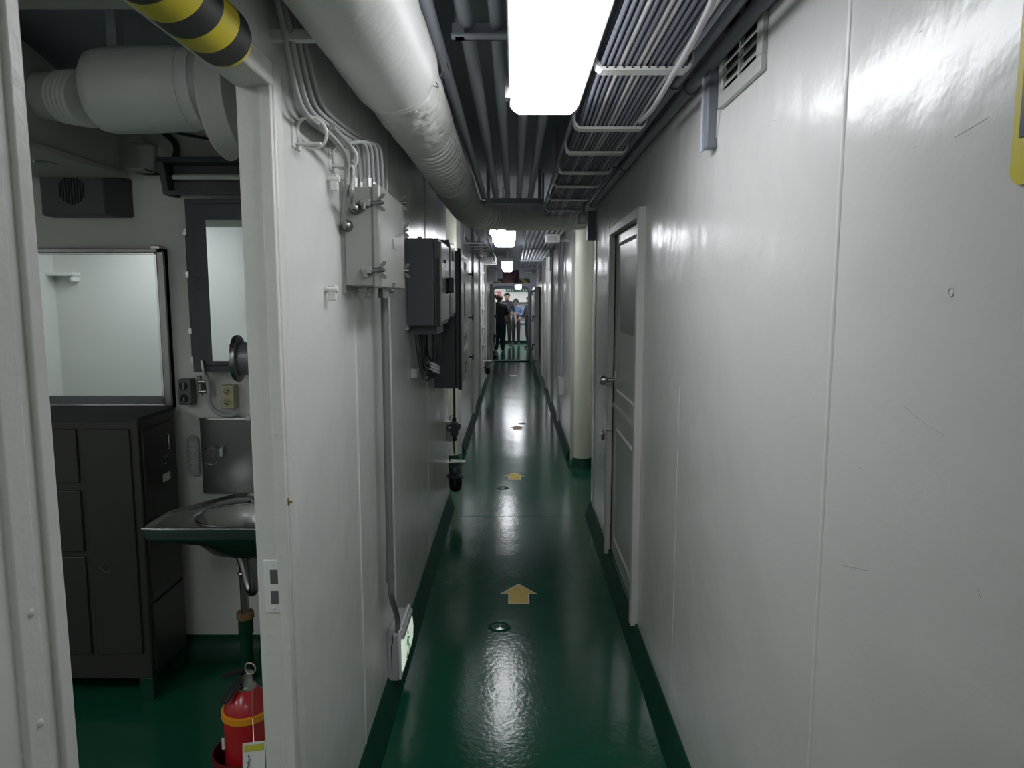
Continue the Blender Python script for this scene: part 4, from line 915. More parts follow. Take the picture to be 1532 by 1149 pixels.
# dark steel cabinet
CY0 = 2.66; a = at(205, 630, Y=CY0); CXR = a.x; CZ = a.z; CXL = -2.3
cbn = thing('steel_cabinet', 'dark brown steel cabinet with chrome handles on its drawer side', 'cabinet', ((CXL + CXR) / 2, 2.82, 0))
B((CXL, CY0, 0.09), (CXR, 2.955, CZ)).build('body', 'cabinet_dark', cbn, bevel=0.006)
B((CXL - 0.005, CY0 - 0.006, CZ - 0.004), (CXR + 0.005, 2.955, CZ + 0.012)).build('top', 'cabinet_top', cbn, bevel=0.003)
sx = at(125, 720, Y=CY0).x
for (x0, z0, x1, z1) in ((sx + 0.012, 0.2, CXR - 0.03, CZ - 0.03), (sx - 0.35, CZ - 0.24, sx - 0.012, CZ - 0.03), (sx - 0.35, 0.62, sx - 0.012, CZ - 0.27), (sx - 0.35, 0.2, sx - 0.012, 0.60)):
    B((x0, CY0 - 0.010, z0), (x1, CY0 + 0.002, z1)).build('panel', 'cabinet_dark', cbn, bevel=0.004)
for z in (0.955, 0.90, 0.845, 0.60): pass
dw = [(CZ - 0.04, CZ - 0.40), (CZ - 0.42, CZ - 0.72), (CZ - 0.74, 0.12)]
for z1, z0 in dw:
    B((CXR - 0.002, CY0 + 0.02, z0), (CXR + 0.008, 2.94, z1)).build('drawer_front', 'cabinet_dark', cbn, bevel=0.003)
for k, py_ in enumerate((653, 673, 686, 698)):
    z = at(237, py_, X=CXR + 0.01).z
    m = MB(); yc = CY0 + 0.17
    if k == 0:
        z2 = at(237, 673, X=CXR + 0.01).z
        m.tube(curve([(CXR + 0.008, yc, z), (CXR + 0.03, yc, z), (CXR + 0.034, yc - 0.006, (z + z2) / 2), (CXR + 0.03, yc, z2), (CXR + 0.008, yc, z2)], 5), 0.004, 8); m.build('pull_handle', 'chrome', cbn)
    elif k > 1:
        m.cyl((CXR + 0.008, yc, z), (CXR + 0.022, yc, z), 0.006, 10); m.build('knob', 'chrome', cbn)
q = at(250, 713, X=CXR + 0.01); B((CXR + 0.008, q.y - 0.03, q.z - 0.016), (CXR + 0.010, q.y + 0.03, q.z + 0.016)).build('card_label', 'paper', cbn)
for x in (CXR - 0.03, CXL + 0.03):
    for y in (CY0 + 0.02, 2.93): B((x - 0.028, y - 0.02, 0), (x + 0.028, y + 0.02, 0.095)).build('foot', 'kerb_green', cbn, bevel=0.003)
q = at(162, 848, Y=CY0); MB().torus((q.x, CY0 - 0.012, q.z), (0, 1, 0.2), 0.02, 0.0025, 20, 6).build('ring_pull', 'steel_dark', cbn)

# fire extinguisher
EX, EY = at(371, 1085, Y=1.92).x, 1.92
fe = thing('fire_extinguisher', 'red fire extinguisher with orange band standing in a dark red holder', 'fire extinguisher', (EX, EY, 0.02))
MB().lathe((EX, EY, 0.02), (0, 0, 1), [(0, 0), (0, 0.055), (0.012, 0.064), (0.03, 0.066), (0.35, 0.066), (0.375, 0.063), (0.40, 0.052), (0.418, 0.036), (0.43, 0.018), (0.45, 0.016)], 36).build('cylinder', 'red_paint', fe)
MB().lathe((EX, EY, 0.02), (0, 0, 1), [(0.348, 0.066), (0.348, 0.0705), (0.366, 0.0705), (0.368, 0.064)], 40).build('band', 'band_orange', fe)
MB().lathe((EX + 0.002, EY, 0.445), (0, 0, 1), [(0, 0.026), (0.006, 0.026), (0.01, 0.018), (0.035, 0.016), (0.045, 0.02), (0.05, 0)], 18).build('valve', 'steel', fe)
for zo, dz, w2 in ((0.478, -0.050, 0.013), (0.494, 0.008, 0.011)):
    d = Vector((-0.040, -0.055, 0)); b0 = Vector((EX - 0.005, EY, zo)); b1 = b0 + d + Vector((0, 0, dz)); sd = Vector((0.8, -0.58, 0)).normalized() * w2
    vs = [b0 - sd, b0 + sd, b1 + sd, b1 - sd]; vs += [v + Vector((0, 0, 0.009)) for v in vs]
    MB().add(vs, [(3, 2, 1, 0), (4, 5, 6, 7), (0, 1, 5, 4), (1, 2, 6, 5), (2, 3, 7, 6), (3, 0, 4, 7)]).build('lever', 'rubber', fe, bevel=0.002)
MB().torus((EX + 0.018, EY - 0.01, 0.508), (0.2, 1, 0), 0.0165, 0.0022, 26, 8).build('pull_ring', 'brass', fe)
m = MB()
for k in range(22):
    t = k / 21; m.ball((EX + 0.026 + 0.012 * t, EY - 0.022 - 0.036 * t, 0.475 - 0.09 * t), 0.0018, 6, 4)
m.build('bead_chain', 'brass', fe)
B((EX - 0.067, EY - 0.028, 0.27), (EX - 0.052, EY - 0.026, 0.305)).build('sticker', 'paper', fe); B((EX + 0.012, EY - 0.0685, 0.262), (EX + 0.04, EY - 0.062, 0.29)).build('sticker', 'paper', fe)
hd = MB(); HZ = 0.30
hd.lathe((EX - 0.012, EY, 0.0), (0, 0, 1), [(0, 0.0), (0, 0.075), (0.02, 0.085), (HZ - 0.06, 0.088), (HZ, 0.09), (HZ, 0.086), (HZ - 0.06, 0.084), (0.06, 0.08), (0.06, 0)], 40)
tag(hd.build('extinguisher_holder', 'red_holder'), 'dark red round floor holder around the fire extinguisher', 'holder')
it = thing('inspection_tag', 'white handwritten inspection tag with yellow header hanging on the fire extinguisher', 'tag', (EX + 0.05, EY - 0.07, 0.18))
a = Vector((EX + 0.021, EY - 0.096, 0.335)); ux = Vector((0.066, -0.008, 0.014)); uz = Vector((-0.002, -0.01, -0.16))


def card(par, nm, mt, u0, v0, u1, v1, off):
    nn = ux.cross(uz).normalized() * -1
    if nn.y > 0: nn = -nn
    vs = [a + ux * u + uz * v + nn * off for u, v in ((u0, v0), (u1, v0), (u1, v1), (u0, v1))]; vs += [v - nn * 0.0008 for v in vs]
    return MB().add(vs, [(0, 1, 2, 3), (7, 6, 5, 4), (0, 1, 5, 4), (1, 2, 6, 5), (2, 3, 7, 6), (3, 0, 4, 7)]).build(nm, mt, par)


card(it, 'tag_card', 'paper', 0, 0, 1, 1, 0); card(it, 'tag_header', 'paper_yellow', 0.08, 0.04, 0.95, 0.16, 0.0012)
m = MB(); nn = Vector((0, -0.0022, 0)); rnd = random.Random(3)
for k in range(16):
    v = 0.22 + 0.045 * k; u = 0.30 + rnd.uniform(-0.08, 0.08); p0 = a + ux * u + uz * v + nn; p1 = a + ux * (u + rnd.uniform(-0.1, 0.14)) + uz * (v + 0.035) + nn
    m.tube([p0, p1], 0.0012, 5)
m.build('handwriting', 'ink', it)
MB().tube([a + ux * 0.5, Vector((EX + 0.038, EY - 0.058, 0.385))], 0.0012, 6).build('tag_cord', 'brass', it)

for o_ in (fe, it): o_.location.z += 0.042
# things the mirrors show on the front wall of the room
q = at(126, 410, Y=2 * YB - YN)      # seen through the mirror plane
q2 = at(20, 410, Y=2 * YB - YN)
shf = thing('wall_shelf', 'white wall shelf on the front wall seen in the large mirror', 'shelf', ((q.x + q2.x) / 2, YN, q.z))
B((q2.x, YN, q.z - 0.02), (q.x, YN + 0.12, q.z + 0.01)).build('board', 'far_white', shf); B((q.x - 0.03, YN, q.z - 0.07), (q.x - 0.01, YN + 0.1, q.z - 0.02)).build('support', 'far_white', shf)
q = at(365, 340, Y=2 * 2.88 - YN); q2 = at(378, 470, Y=2 * 2.88 - YN)
tag(B((q.x, YN, q2.z), (q.x + 0.07, YN + 0.05, q.z)).build('wall_tube_lamp', 'far_white', bevel=0.004), 'white vertical batten on the front wall seen in the locker mirror', 'batten')
# ================================================================ deck markings
def arrow(px_, py_, lab, s=1.0):
    c = at(px_, py_, Z=0); t = thing('floor_arrow', lab, 'floor marking', (c.x, c.y, 0.0), 'yellow arrows on the green deck')

    def poly(k, z0, z1, mt, nm):
        w_, h_, sw = 0.092 * s + k, 0.125 * s + k, 0.05 * s + k
        P = [(c.x, c.y + h_ + k * .4), (c.x + w_ + k * .5, c.y - 0.0 - k * .6), (c.x + sw, c.y - 0.0 - k * .6), (c.x + sw, c.y - h_), (c.x - sw, c.y - h_), (c.x - sw, c.y - 0.0 - k * .6), (c.x - w_ - k * .5, c.y - 0.0 - k * .6)]
        MB().prism(P, 'z', z0, z1).build(nm, mt, t)
    poly(0.006, 0.0, 0.0012, 'arrow_edge', 'border'); poly(0, 0.0012, 0.0018, 'arrow_yellow', 'arrow_face')


arrow(776, 888, 'yellow arrow sticker on the deck level with the closed door')
arrow(769.5, 712.5, 'yellow arrow sticker on the deck between the two cream pillars')
arrow(774, 640, 'yellow arrow sticker on the deck past the cream pillars')
arrow(768, 562, 'yellow arrow sticker on the deck halfway to the far doorway')


def disc(px_, py_, lab, r=0.045):
    c = at(px_, py_, Z=0); t = thing('deck_plug', lab, 'deck plug', (c.x, c.y, 0), 'round plugs set in the deck')
    MB().lathe((c.x, c.y, 0), (0, 0, 1), [(0, r + 0.008), (0.004, r + 0.003), (0.006, r - 0.006), (0.003, r - 0.012), (0.001, r - 0.014)], 30).build('rim', 'deck_green', t)
    MB().lathe((c.x, c.y, 0), (0, 0, 1), [(0.001, r - 0.014), (0.0025, r * 0.4), (0.003, 0)], 30).build('cover', 'deck_green', t)
    MB().cyl((c.x + 0.005, c.y + 0.005, 0.002), (c.x + 0.005, c.y + 0.005, 0.005), 0.008, 12).build('key_hole', 'kerb_green', t)


disc(747, 938, 'round green plug in the deck between the exit light and the closed door', 0.05)
disc(752, 730, 'round green plug in the deck beside the near beacon lamp')
disc(781, 634, 'round green plug in the deck just past the second arrow from the pillars')

# ================================================================ far stretch of the passage
# left: small trays with cables, white cable run, second beacon, fittings
for i, (ya, yb, lab) in enumerate(((7.6, 9.6, 'short wire cable basket under the far deck head beside the crossing duct'), (10.4, 12.6, 'middle wire cable basket under the far deck head'), (14.2, 15.6, 'bright white wire cable basket end before the far bulkhead'))):
    x0, x1, z = -0.53, -0.30, 2.17
    t = thing('cable_basket', lab, 'cable tray', ((x0 + x1) / 2, (ya + yb) / 2, z)); k = 0; y = ya
    mt = 'white_paint'
    while y <= yb:
        m = MB(); m.box((x0, y - 0.015, z), (x1, y + 0.015, z + 0.01)); m.box((x1 - 0.01, y - 0.015, z), (x1, y + 0.015, z + 0.10)); m.box((x0, y - 0.015, z), (x0 + 0.01, y + 0.015, z + 0.10)); m.build('rung', mt, t); y += 0.5
    for x in (x0, x1 - 0.01): B((x, ya, z + 0.09), (x + 0.01, yb, z + 0.11)).build('side_rail', mt, t); B((x, ya + 0.1, z + 0.1), (x + 0.012, ya + 0.12, TOP)).build('hanger', mt, t)
    for k in range(7):
        x = x0 + 0.03 + k * 0.028
        tag(MB().cyl((x, ya, z + 0.02), (x, yb, z + 0.02), 0.009, 8).build('cable', 'tray_cable'), ('dark cable in the short basket beside the crossing duct', 'dark cable in the middle far basket', 'dark cable in the white basket end by the bulkhead')[i], 'cable', ('cables in the short basket', 'cables in the middle basket', 'cables in the basket end')[i])
for k in range(8):
    x = 0.14 + k * 0.05
    tag(MB().cyl((x, 6.75, 2.27), (x, 15.2, 2.27), 0.018, 12).build('far_conduit', 'pipe_grey'), 'grey conduit of the close row under the far deck head', 'pipe', 'row of eight far conduits')
for yy in (9.5, 12.5, 15.0):
    B((0.10, yy, 2.236), (0.545, yy + 0.03, 2.252)).build('conduit_bar', 'pipe_grey') and None
    o = C.objects[-1]; tag(o, {9.5: 'grey cross bar under the conduit row above the tall conduit', 12.5: 'grey cross bar under the middle of the far conduit row', 15.0: 'grey cross bar at the far end of the conduit row'}[yy], 'bracket')
a = at(816, 351, Y=6.85); b = at(836, 363, Y=6.85)
lb = thing('emergency_lamp', 'small pale box lamp under the conduits beside the cream pillar', 'lamp', ((a.x + b.x) / 2, 6.85, b.z))
B((a.x, 6.8, b.z), (b.x + 0.01, 6.95, a.z)).build('lamp_box', 'white_paint', lb, bevel=0.008); B((b.x + 0.01, 6.86, b.z + 0.01), (0.56, 6.9, b.z + 0.03)).build('arm', 'pipe_grey', lb); B((a.x + 0.02, 6.793, b.z + 0.015), (b.x - 0.02, 6.801, a.z - 0.015)).build('lens', 'panel_door', lb)
# right: tall conduit to a small box
yy = 9.0; q = at(843, 607, X=0.55)
t = thing('switch_box', 'small white box at the foot of the tall conduit on the far wall', 'box', (0.56, 7.9, 0.55))
B((0.50, 7.85, 0.52), (0.56, 8.02, 0.72)).build('case', 'white_paint', t, bevel=0.005); MB().cyl((0.535, 7.93, 0.72), (0.535, 7.93, 2.3), 0.014, 10).build('riser', 'pipe_grey', t)
for x_, y_, z0_, z1_ in ((0.53, 8.2, 1.9, 2.35), (0.53, 10.6, 2.0, 2.3)):
    tag(B((x_, y_, z0_), (0.56, y_ + 0.05, z1_)).build('bracket_bar', 'pipe_dark', bevel=0.003), {8.2: 'dark bracket bar on the wall behind the cream pillar', 10.6: 'dark bracket bar on the wall under the far conduit row'}[y_], 'bracket')
for y_ in (15.4, 15.75, 16.1):
    pass
vt = thing('dogged_hatch', 'open watertight door leaf with dogs lying back against the far wall', 'door', (0.56, 16.9, 0.1))
B((0.44, 15.2, 0.25), (0.545, 17.7, 1.85)).build('leaf', 'wall', vt, bevel=0.02); B((0.50, 17.55, 0.8), (0.56, 17.65, 1.0)).build('hinge', 'pipe_grey', vt)
for k, (y_, z_) in enumerate(((15.4, 1.75), (15.4, 1.2), (15.4, 0.6), (16.6, 1.75), (16.6, 0.4))):
    m = MB(); m.cyl((0.44, y_, z_), (0.40, y_, z_), 0.02, 10); m.box((0.395, y_ - 0.02, z_ - 0.10), (0.415, y_ + 0.02, z_ + 0.02)); m.build('dog', 'rubber', vt)
t = thing('cable_run', 'thin white clipped cable run down the far wall to the second beacon', 'cable', (-0.54, 12.0, 0.5))
MB().cyl((-0.525, 12.0, 0.55), (-0.525, 12.0, 2.2), 0.012, 10).build('cable', 'white_paint', t)
for z in (0.8, 1.1, 1.4, 1.7, 2.0): B((-0.54, 11.95, z), (-0.50, 12.07, z + 0.03)).build('clip', 'white_paint', t)
beacon(-0.46, 12.2, 0.52, 'dark hanging beacon lamp on a white bracket at the foot of the white cable run', -0.54)
hy = thing('hydrant', 'grey pipe fitting with a round valve standing on the far wall past the second beacon', 'valve', (-0.5, 15.2, 0.2))
MB().cyl((-0.48, 15.2, 0.2), (-0.48, 15.2, 1.9), 0.035, 14).build('riser', 'pipe_grey', hy); MB().torus((-0.42, 15.2, 0.75), (1, 0, 0), 0.09, 0.016, 20, 8).build('hand_wheel', 'panel_grey', hy)
MB().lathe((-0.47, 15.2, 0.75), (1, 0, 0), [(0, 0.06), (0.04, 0.06), (0.07, 0.03)], 16).build('valve_body', 'pipe_grey', hy)
B((-0.54, 15.15, 1.5), (-0.48, 15.25, 1.56)).build('clip', 'pipe_grey', hy)
fb = thing('wall_locker', 'narrow pale wall locker with dark fittings before the far bulkhead', 'locker', (-0.54, 16.4, 0.5))
B((-0.54, 16.0, 0.5), (-0.44, 17.0, 1.75)).build('case', 'door_paint', fb, bevel=0.01)
for z in (1.6, 1.15, 0.7): B((-0.44, 16.05, z), (-0.40, 16.12, z + 0.08)).build('clasp', 'rubber', fb)
beacon(-0.47, 16.9, 0.36, 'dark hanging beacon lamp under the narrow wall locker', -0.54)

# far bulkhead with doorway
dx0, dx1, dzt = -0.56, 0.385, 1.865
m = MB(); r = 0.16
pts = [(dx0, 0.0)] + [(dx0 + r - r * math.cos(t), dzt - r + r * math.sin(t)) for t in [i * math.pi / 16 for i in range(9)]] + [(dx1 - r + r * math.sin(t), dzt - r + r * math.cos(t)) for t in [i * math.pi / 16 for i in range(9)]] + [(dx1, 0.0)]
out = [(-2.4, 0)] + [(-2.4 + (2.4 + 3.0) * i / 17, TOP) for i in range(18)] + [(3.0, 0)]
n = len(pts); vs = [(x, YEND, z) for x, z in pts] + [(x, YEND, z) for x, z in out] + [(x, YEND + 0.12, z) for x, z in pts]
m.add(vs, [(i, i + 1, n + i + 1, n + i) for i in range(n - 1)] + [(i, i + 1, 2 * n + i + 1, 2 * n + i) for i in range(n - 1)])
bk = m.build('wall_far_bulkhead', 'ceiling_paint_haze'); struct(bk, 'grey bulkhead with a round cornered doorway at the far end', 'wall')
m = MB(); m.tube([(x, YEND - 0.01, z) for x, z in pts], 0.035, 10); rim = m.build('door_3', 'pipe_dark'); struct(rim, 'dark rounded coaming around the far doorway', 'door frame')
tag(B((dx0, YEND - 0.02, 1.98), (dx1 + 0.02, YEND, 2.09)).build('hazard_strip', 'hazard'), 'black and yellow hazard strip over the far doorway', 'hazard tape')
a = at(752, 404, Y=17.2); b = at(777, 424, Y=17.2)
ms = thing('maroon_sign', 'dark maroon sign board hanging before the far doorway', 'sign', ((a.x + b.x) / 2, 17.2, b.z))
B((a.x, 17.19, b.z), (b.x, 17.21, a.z)).build('board', 'sign_maroon', ms); B((a.x + 0.02, 17.195, a.z), (a.x + 0.04, 17.205, TOP)).build('hanger', 'pipe_grey', ms); B((b.x - 0.04, 17.195, a.z), (b.x - 0.02, 17.205, TOP)).build('hanger', 'pipe_grey', ms)
m = MB(); q = at(756.5, 416, Y=17.19); q1 = at(772, 412.5, Y=17.19); cw = (q1.x - q.x) / 4; hh = q1.z - q.z
for k in range(4):      # four illegible characters as in the photo
    x = q.x + k * cw
    for (u0, v0, u1, v1) in (((0.1, 0.55, 0.5, 0.62), (0.1, 0.2, 0.3, 0.55), (0.3, 0.55, 0.5, 0.2), (0.68, 0.0, 0.78, 1.0)), ((0.1, 0.75, 0.55, 0.85), (0.15, 0.3, 0.5, 0.4), (0.7, 0.1, 0.8, 0.95)), ((0.15, 0.7, 0.6, 0.8), (0.15, 0.4, 0.25, 0.7), (0.2, 0.1, 0.8, 0.2), (0.7, 0.3, 0.8, 1.0)), ((0.15, 0.2, 0.45, 0.3), (0.15, 0.7, 0.45, 0.8), (0.1, 0.3, 0.18, 0.7), (0.7, 0.0, 0.8, 1.0)))[k]:
        m.box((x + u0 * cw, 17.186, q.z + v0 * hh), (x + max(u1, u0 + 0.1) * cw, 17.19, q.z + max(v1, v0 + 0.1) * hh))
m.build('lettering', 'sign_pale', ms)
# angle fittings at the bulkhead
t = thing('corner_fitting', 'white hooked bracket on the far bulkhead beside the hazard strip', 'bracket', (0.5, 17.9, 2.1))
B((0.30, 17.9, 2.22), (0.48, 17.93, 2.245)).build('arm', 'white_paint', t); B((0.30, 17.9, 2.16), (0.32, 17.93, 2.23)).build('hook', 'white_paint', t); B((0.46, 17.9, 2.2), (0.5, 18.0, 2.26)).build('foot', 'pipe_dark', t)
m = B((-0.54, 17.0, 2.0), (-0.42, 17.95, 2.4)).build('corner_box', 'ceiling_paint_haze', bevel=0.01); tag(m, 'grey box in the upper corner at the far bulkhead', 'box')
o = B((dx0, YEND - 0.08, 0), (dx1, YEND + 0.14, 0.03)).build('door_sill', 'kerb_green'); struct(o, 'dark green sill of the far doorway', 'sill')

# far compartment
FY = 26.0
o = B((-2.4, FY, 0), (3.0, FY + 0.05, TOP)).build('wall_far_end', 'far_white'); struct(o, 'white end wall of the far compartment carrying a green sign', 'wall')
o = B((-2.45, YEND, 0), (-2.4, FY, TOP)).build('wall_far_left', 'far_white'); struct(o, 'white side wall of the far compartment nearer the red sign', 'wall')
o = B((3.0, YEND, 0), (3.05, FY, TOP)).build('wall_far_right', 'far_white'); struct(o, 'white side wall of the far compartment beyond the person in black', 'wall')
a = at(757, 432, Y=FY - 0.02); b = at(790, 436.8, Y=FY - 0.02)
gs = thing('green_sign', 'long dark green sign with pale arrows on the far white wall', 'sign', ((a.x + b.x) / 2, FY, b.z))
B((a.x, FY - 0.02, b.z), (b.x, FY, a.z)).build('board', 'sign_green', gs)
m = MB(); H_ = a.z - b.z
for k in range(3):
    x = a.x + 0.04 + k * 0.10 * 0.9; m.prism([(x, b.z + H_ * .55), (x + 0.045, b.z + H_ * .85), (x + 0.045, b.z + H_ * .25)], 'y', FY - 0.024, FY - 0.02)
for k in range(3):
    x = b.x - 0.10 - k * 0.10; m.prism([(x, b.z + H_ * .55), (x + 0.045, b.z + H_ * .85), (x + 0.045, b.z + H_ * .25)], 'y', FY - 0.024, FY - 0.02)
m.build('arrow_marks', 'sign_white', gs)
a = at(740, 436.5, Y=FY - 0.02); b = at(749, 441.5, Y=FY - 0.02)
rs_ = thing('red_sign', 'small red sign with a pale left end on the far white wall', 'sign', ((a.x + b.x) / 2, FY, b.z))
B((a.x, FY - 0.02, b.z), (b.x, FY, a.z)).build('board', 'sign_red', rs_); B((a.x, FY - 0.024, b.z + 0.02), (a.x + 0.07, FY - 0.02, a.z - 0.02)).build('pale_patch', 'sign_white', rs_)
m = MB()
for k in range(3): m.box((a.x + 0.10 + k * 0.035, FY - 0.023, b.z + 0.03), (a.x + 0.115 + k * 0.035, FY - 0.02, a.z - 0.03))
m.build('mark', 'sign_white', rs_)
ct = thing('counter', 'pale counter with a grey back panel against the far wall behind the people', 'counter', (0.1, FY - 0.4, 0))
B((-1.2, FY - 0.5, 0.08), (1.6, FY - 0.02, 0.72)).build('cupboard', 'door_paint', ct); B((-1.2, FY - 0.55, 0.72), (1.6, FY - 0.01, 0.76)).build('worktop', 'far_white', ct); B((-1.2, FY - 0.06, 0.76), (1.6, FY - 0.01, 1.45)).build('back_panel', 'far_grey', ct); B((-1.2, FY - 0.45, 0), (1.6, FY - 0.05, 0.08)).build('plinth', 'rubber', ct)
B((-1.2, FY - 0.2, 1.45), (1.6, FY - 0.01, 1.50)).build('ledge', 'far_white', ct)
bx = thing('white_carton', 'white carton standing on the far counter beside the person in black', 'carton', (0.55, FY - 0.3, 0.76)); B((0.40, FY - 0.45, 0.76), (0.62, FY - 0.2, 0.98)).build('box_body', 'paper', bx); B((0.40, FY - 0.452, 0.86), (0.62, FY - 0.45, 0.90)).build('tape', 'far_grey', bx)


# ================================================================ people
def person(label, base, height, rotz, joints, radii, mats, hair_fn, name='person', mesh_mats=None):
    """joints: name -> (x, y, z, region); one skinned body; x right, y forward of the figure, in units of its height"""
    t = thing(name, label, 'person', base)
    names = list(joints); idx = {k: i for i, k in enumerate(names)}
    bones = [('hip', 'belly'), ('belly', 'chest'), ('chest', 'neck'), ('neck', 'headlow'), ('headlow', 'headmid'), ('headmid', 'headtop'), ('headmid', 'nose')]
    for s in 'LR':
        bones += [('chest', 'sh' + s), ('sh' + s, 'el' + s), ('el' + s, 'wr' + s), ('wr' + s, 'palm' + s), ('palm' + s, 'tip' + s), ('palm' + s, 'th' + s), ('hip', 'hp' + s), ('hp' + s, 'kn' + s), ('kn' + s, 'an' + s), ('an' + s, 'toe' + s)]
    me = bpy.data.meshes.new('body')
    me.from_pydata([Vector(joints[k][:3]) * height for k in names], [(idx[a], idx[b]) for a, b in bones], [])
    o = bpy.data.objects.new('body_skin', me); C.objects.link(o)
    sk = o.modifiers.new('skin', 'SKIN'); sk.use_smooth_shade = True
    if not me.skin_vertices: me.skin_vertices.new()
    for i, k in enumerate(names):
        rr = radii[k] if k in radii else radii[k[:-1]]
        rr = rr if isinstance(rr, tuple) else (rr, rr)
        me.skin_vertices[0].data[i].radius = (rr[0] * height, rr[1] * height); me.skin_vertices[0].data[i].use_root = (k == 'hip')
    o.modifiers.new('sub', 'SUBSURF').levels = 2
    dg = bpy.context.evaluated_depsgraph_get(); ev = o.evaluated_get(dg); nm = bpy.data.meshes.new_from_object(ev)
    bpy.data.objects.remove(o)
    regs = []
    for mt in mats.values():
        if mt not in regs: regs.append(mt)
    nm.materials.clear()
    for mt in regs: nm.materials.append(M[mt])
    segs = [(Vector(joints[a][:3]) * height, Vector(joints[b][:3]) * height, joints[b][3]) for a, b in bones]
    for p in nm.polygons:
        c = p.center; best = None; bd = 9
        for A, Bq, rg in segs:
            d = Bq - A; tt = max(0, min(1, (c - A).dot(d) / max(d.length_squared, 1e-9))); q = (c - (A + d * tt)).length
            if q < bd: bd = q; best = rg
        p.material_index = regs.index(mats[best]); p.use_smooth = True
    b = bpy.data.objects.new('body', nm); C.objects.link(b); b.parent = t; W[b.name] = Vector(base)
    t.rotation_euler = (0, 0, rotz)
    ch = hair_fn(height, joints)
    for nmx, mb, mt in ch:
        m_ = bpy.data.meshes.new(nmx); m_.from_pydata(mb.v, [], mb.f); m_.materials.append(M[mt])
        for p in m_.polygons: p.use_smooth = True
        h = bpy.data.objects.new(nmx, m_); C.objects.link(h); h.parent = t
    return t


def joints(arms, legs=None, lean=0.0, headturn=(0, 0)):
    hx, hy = headturn
    J = {'hip': (0, 0, 0.53, 'leg'), 'belly': (0, 0.0, 0.61, 'torso'), 'chest': (0, 0.0 + lean * .5, 0.74, 'torso'), 'neck': (0, lean, 0.845, 'torso'), 'headlow': (hx * .3, lean + 0.015 + hy * .3, 0.885, 'head'), 'headmid': (hx * .6, lean + 0.012 + hy * .6, 0.93, 'head'), 'headtop': (hx, lean + 0.005 + hy, 0.972, 'head'), 'nose': (hx * .6, lean + 0.067 + hy * .8, 0.925, 'head')}
    for s, sg in (('L', -1), ('R', 1)):
        a = arms[s]
        J['sh' + s] = (sg * 0.105, lean * .8, 0.80, 'torso'); J['el' + s] = (*a[0], 'sleeve'); J['wr' + s] = (*a[1], 'forearm'); J['palm' + s] = (*a[2], 'hand')
        p = Vector(a[2]); q = Vector(a[1]); d = (p - q).normalized()
        J['tip' + s] = (*(p + d * 0.05), 'hand'); J['th' + s] = (*(p + d * 0.018 + Vector((-sg * 0.02, 0.02, 0))), 'hand')
        L = (legs or {}).get(s, ((sg * 0.055, 0.02, 0.285), (sg * 0.06, -0.005, 0.045), (sg * 0.075, 0.085, 0.02)))
        J['hp' + s] = (sg * 0.05, 0, 0.50, 'leg'); J['kn' + s] = (*L[0], 'leg'); J['an' + s] = (*L[1], 'leg'); J['toe' + s] = (*L[2], 'shoe')
    return J


RAD = {'hip': (0.085, 0.065), 'belly': (0.085, 0.062), 'chest': (0.095, 0.065), 'neck': 0.033, 'headlow': (0.043, 0.045), 'headmid': (0.052, 0.058), 'headtop': (0.034, 0.038), 'nose': 0.007, 'sh': 0.043, 'el': 0.030, 'wr': 0.020, 'palm': 0.019, 'tip': 0.010, 'th': 0.007, 'hp': 0.062, 'kn': 0.042, 'an': 0.028, 'toe': 0.022}


def hair_cap(mt='hair', full=1.0, ears=True, peak=False):
    def fn(h, J):
        c = Vector(J['headmid'][:3]) * h; out = []
        m = MB(); vs = []; n, k_ = 16, 8
        for i in range(k_ + 1):
            t = (math.pi * 0.58) * i / k_
            for k in range(n):
                p = 2 * math.pi * k / n; front = math.sin(p)
                tt = t * (1 - 0.30 * max(0, front)) * full
                vs.append((c.x + 0.064 * h * math.sin(tt) * math.cos(p), c.y + 0.070 * h * math.sin(tt) * math.sin(p) - 0.006 * h, c.z + 0.012 * h + 0.062 * h * math.cos(tt)))
        m.add(vs, [(i * n + k, (i + 1) * n + k, (i + 1) * n + (k + 1) % n, i * n + (k + 1) % n) for i in range(k_) for k in range(n)], True); out.append(('cap' if peak else 'hair', m, mt))
        if peak:
            m = MB(); m.ball((c.x, c.y + 0.075 * h, c.z + 0.03 * h), (0.045 * h, 0.045 * h, 0.006 * h)); out.append(('cap_peak', m, mt))
        for sg in (-1, 1):
            m = MB(); m.ball((c.x + sg * 0.052 * h, c.y - 0.004 * h, c.z - 0.004 * h), (0.007 * h, 0.012 * h, 0.019 * h), 8, 6); out.append(('ear', m, 'skin'))
            m = MB(); m.ball((c.x + sg * 0.019 * h, c.y + 0.052 * h, c.z + 0.004 * h), (0.008 * h, 0.005 * h, 0.005 * h), 8, 6); out.append(('eye', m, 'hair'))
        m = MB(); m.ball((c.x, c.y + 0.046 * h, c.z - 0.030 * h), (0.017 * h, 0.006 * h, 0.004 * h), 8, 6); out.append(('mouth', m, 'cap_red'))
        return out
    return fn


def hanging(sg, fwd=0.03, out=0.03): return ((sg * (0.135 + out * .4), -0.01, 0.645), (sg * (0.14 + out), fwd, 0.505), (sg * (0.14 + out), fwd + 0.01, 0.465))


MT = lambda torso, sleeve, leg, shoe='shoe', fore='skin': {'torso': torso, 'sleeve': sleeve, 'forearm': fore, 'hand': 'skin', 'head': 'skin', 'leg': leg, 'shoe': shoe}
PI = math.pi


def stand(px_, py_): return at(px_, py_, Z=0)


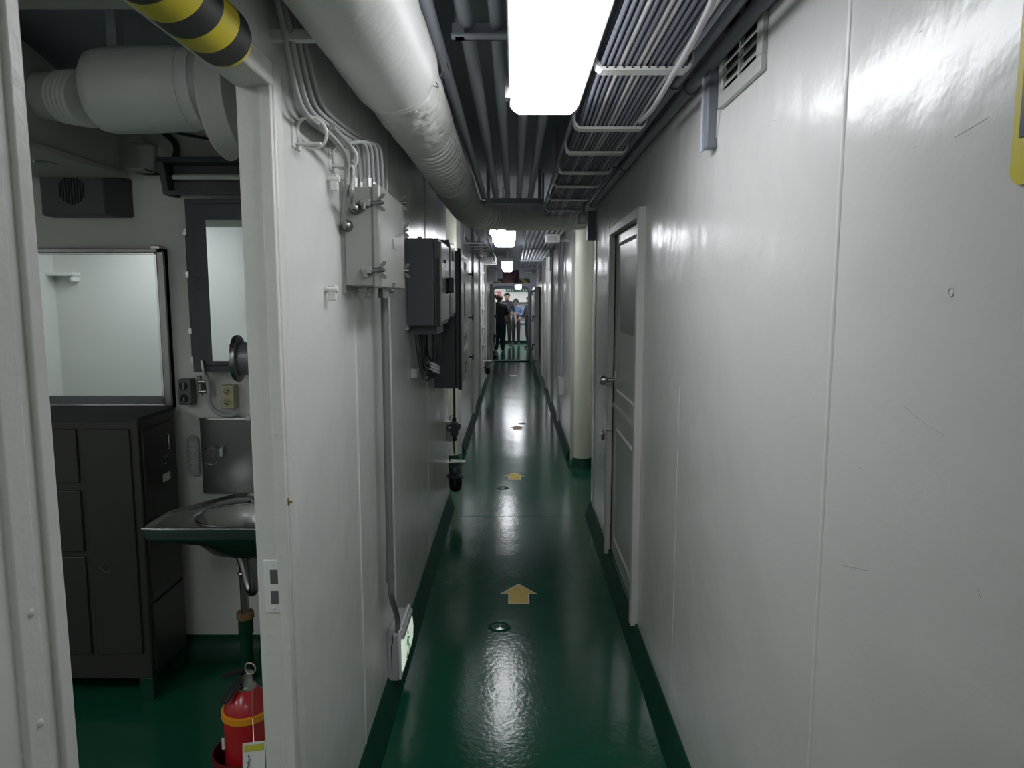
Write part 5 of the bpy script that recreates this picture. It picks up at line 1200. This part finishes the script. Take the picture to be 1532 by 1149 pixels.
R3 = {k: (tuple(q * 1.18 for q in v) if isinstance(v, tuple) else v * 1.18) for k, v in RAD.items()}; R3.update({'hip': (0.125, 0.10), 'belly': (0.14, 0.10), 'chest': (0.145, 0.09), 'hp': 0.088, 'kn': 0.064, 'an': 0.042, 'sh': 0.066, 'el': 0.05, 'neck': 0.04})
R2 = dict(RAD); R2.update({'hip': (0.10, 0.085), 'belly': (0.115, 0.09), 'chest': (0.118, 0.08), 'hp': 0.075, 'kn': 0.052, 'sh': 0.055})
b = stand(747, 525.5); person('person seen from behind in a black shirt, dark jeans and dark red cap', b, 1.70, -0.15, joints({'L': hanging(-1, 0.03, 0.06), 'R': hanging(1, 0.03, 0.06)}), R3, MT('shirt_black', 'shirt_black', 'jeans', 'shoe_white'), hair_cap('cap_red', 1.15, peak=True))
b = stand(757.5, 519); person('person with receding dark hair in a navy polo shirt letting one arm hang', b, 1.77, PI + 0.25, joints({'L': ((-0.15, 0.02, 0.645), (-0.165, 0.06, 0.50), (-0.165, 0.07, 0.46)), 'R': hanging(1)}, lean=0.03, headturn=(0.0, 0.02)), RAD, MT('shirt_navy', 'shirt_navy', 'trousers'), hair_cap('hair', 0.85))
b = stand(772, 516); J = joints({'L': ((-0.145, 0.04, 0.66), (-0.01, 0.13, 0.66), (0.05, 0.12, 0.67)), 'R': ((0.145, 0.04, 0.66), (0.01, 0.115, 0.68), (-0.05, 0.125, 0.69))}, lean=0.02, headturn=(0, 0.03))
J['belly'] = (*J['belly'][:3], 'leg2')
mm = MT('shirt_blue', 'shirt_blue', 'trousers', fore='shirt_blue'); mm['leg2'] = 'tunic_blue'
person('person with bowl cut black hair in a blue top with folded arms', b, 1.58, PI - 0.1, J, RAD, mm, hair_cap('hair', 1.15))
b = stand(792.5, 521); J = joints({'L': ((-0.14, 0.06, 0.66), (-0.08, 0.16, 0.60), (-0.05, 0.18, 0.58)), 'R': ((0.15, 0.05, 0.65), (0.12, 0.15, 0.58), (0.10, 0.18, 0.56))})
person('person in a long black coat half hidden by the far doorway edge', b, 1.66, PI / 2 + 0.4, J, R2, MT('shirt_black', 'shirt_black', 'trousers', fore='shirt_black'), hair_cap('hair', 1.0))
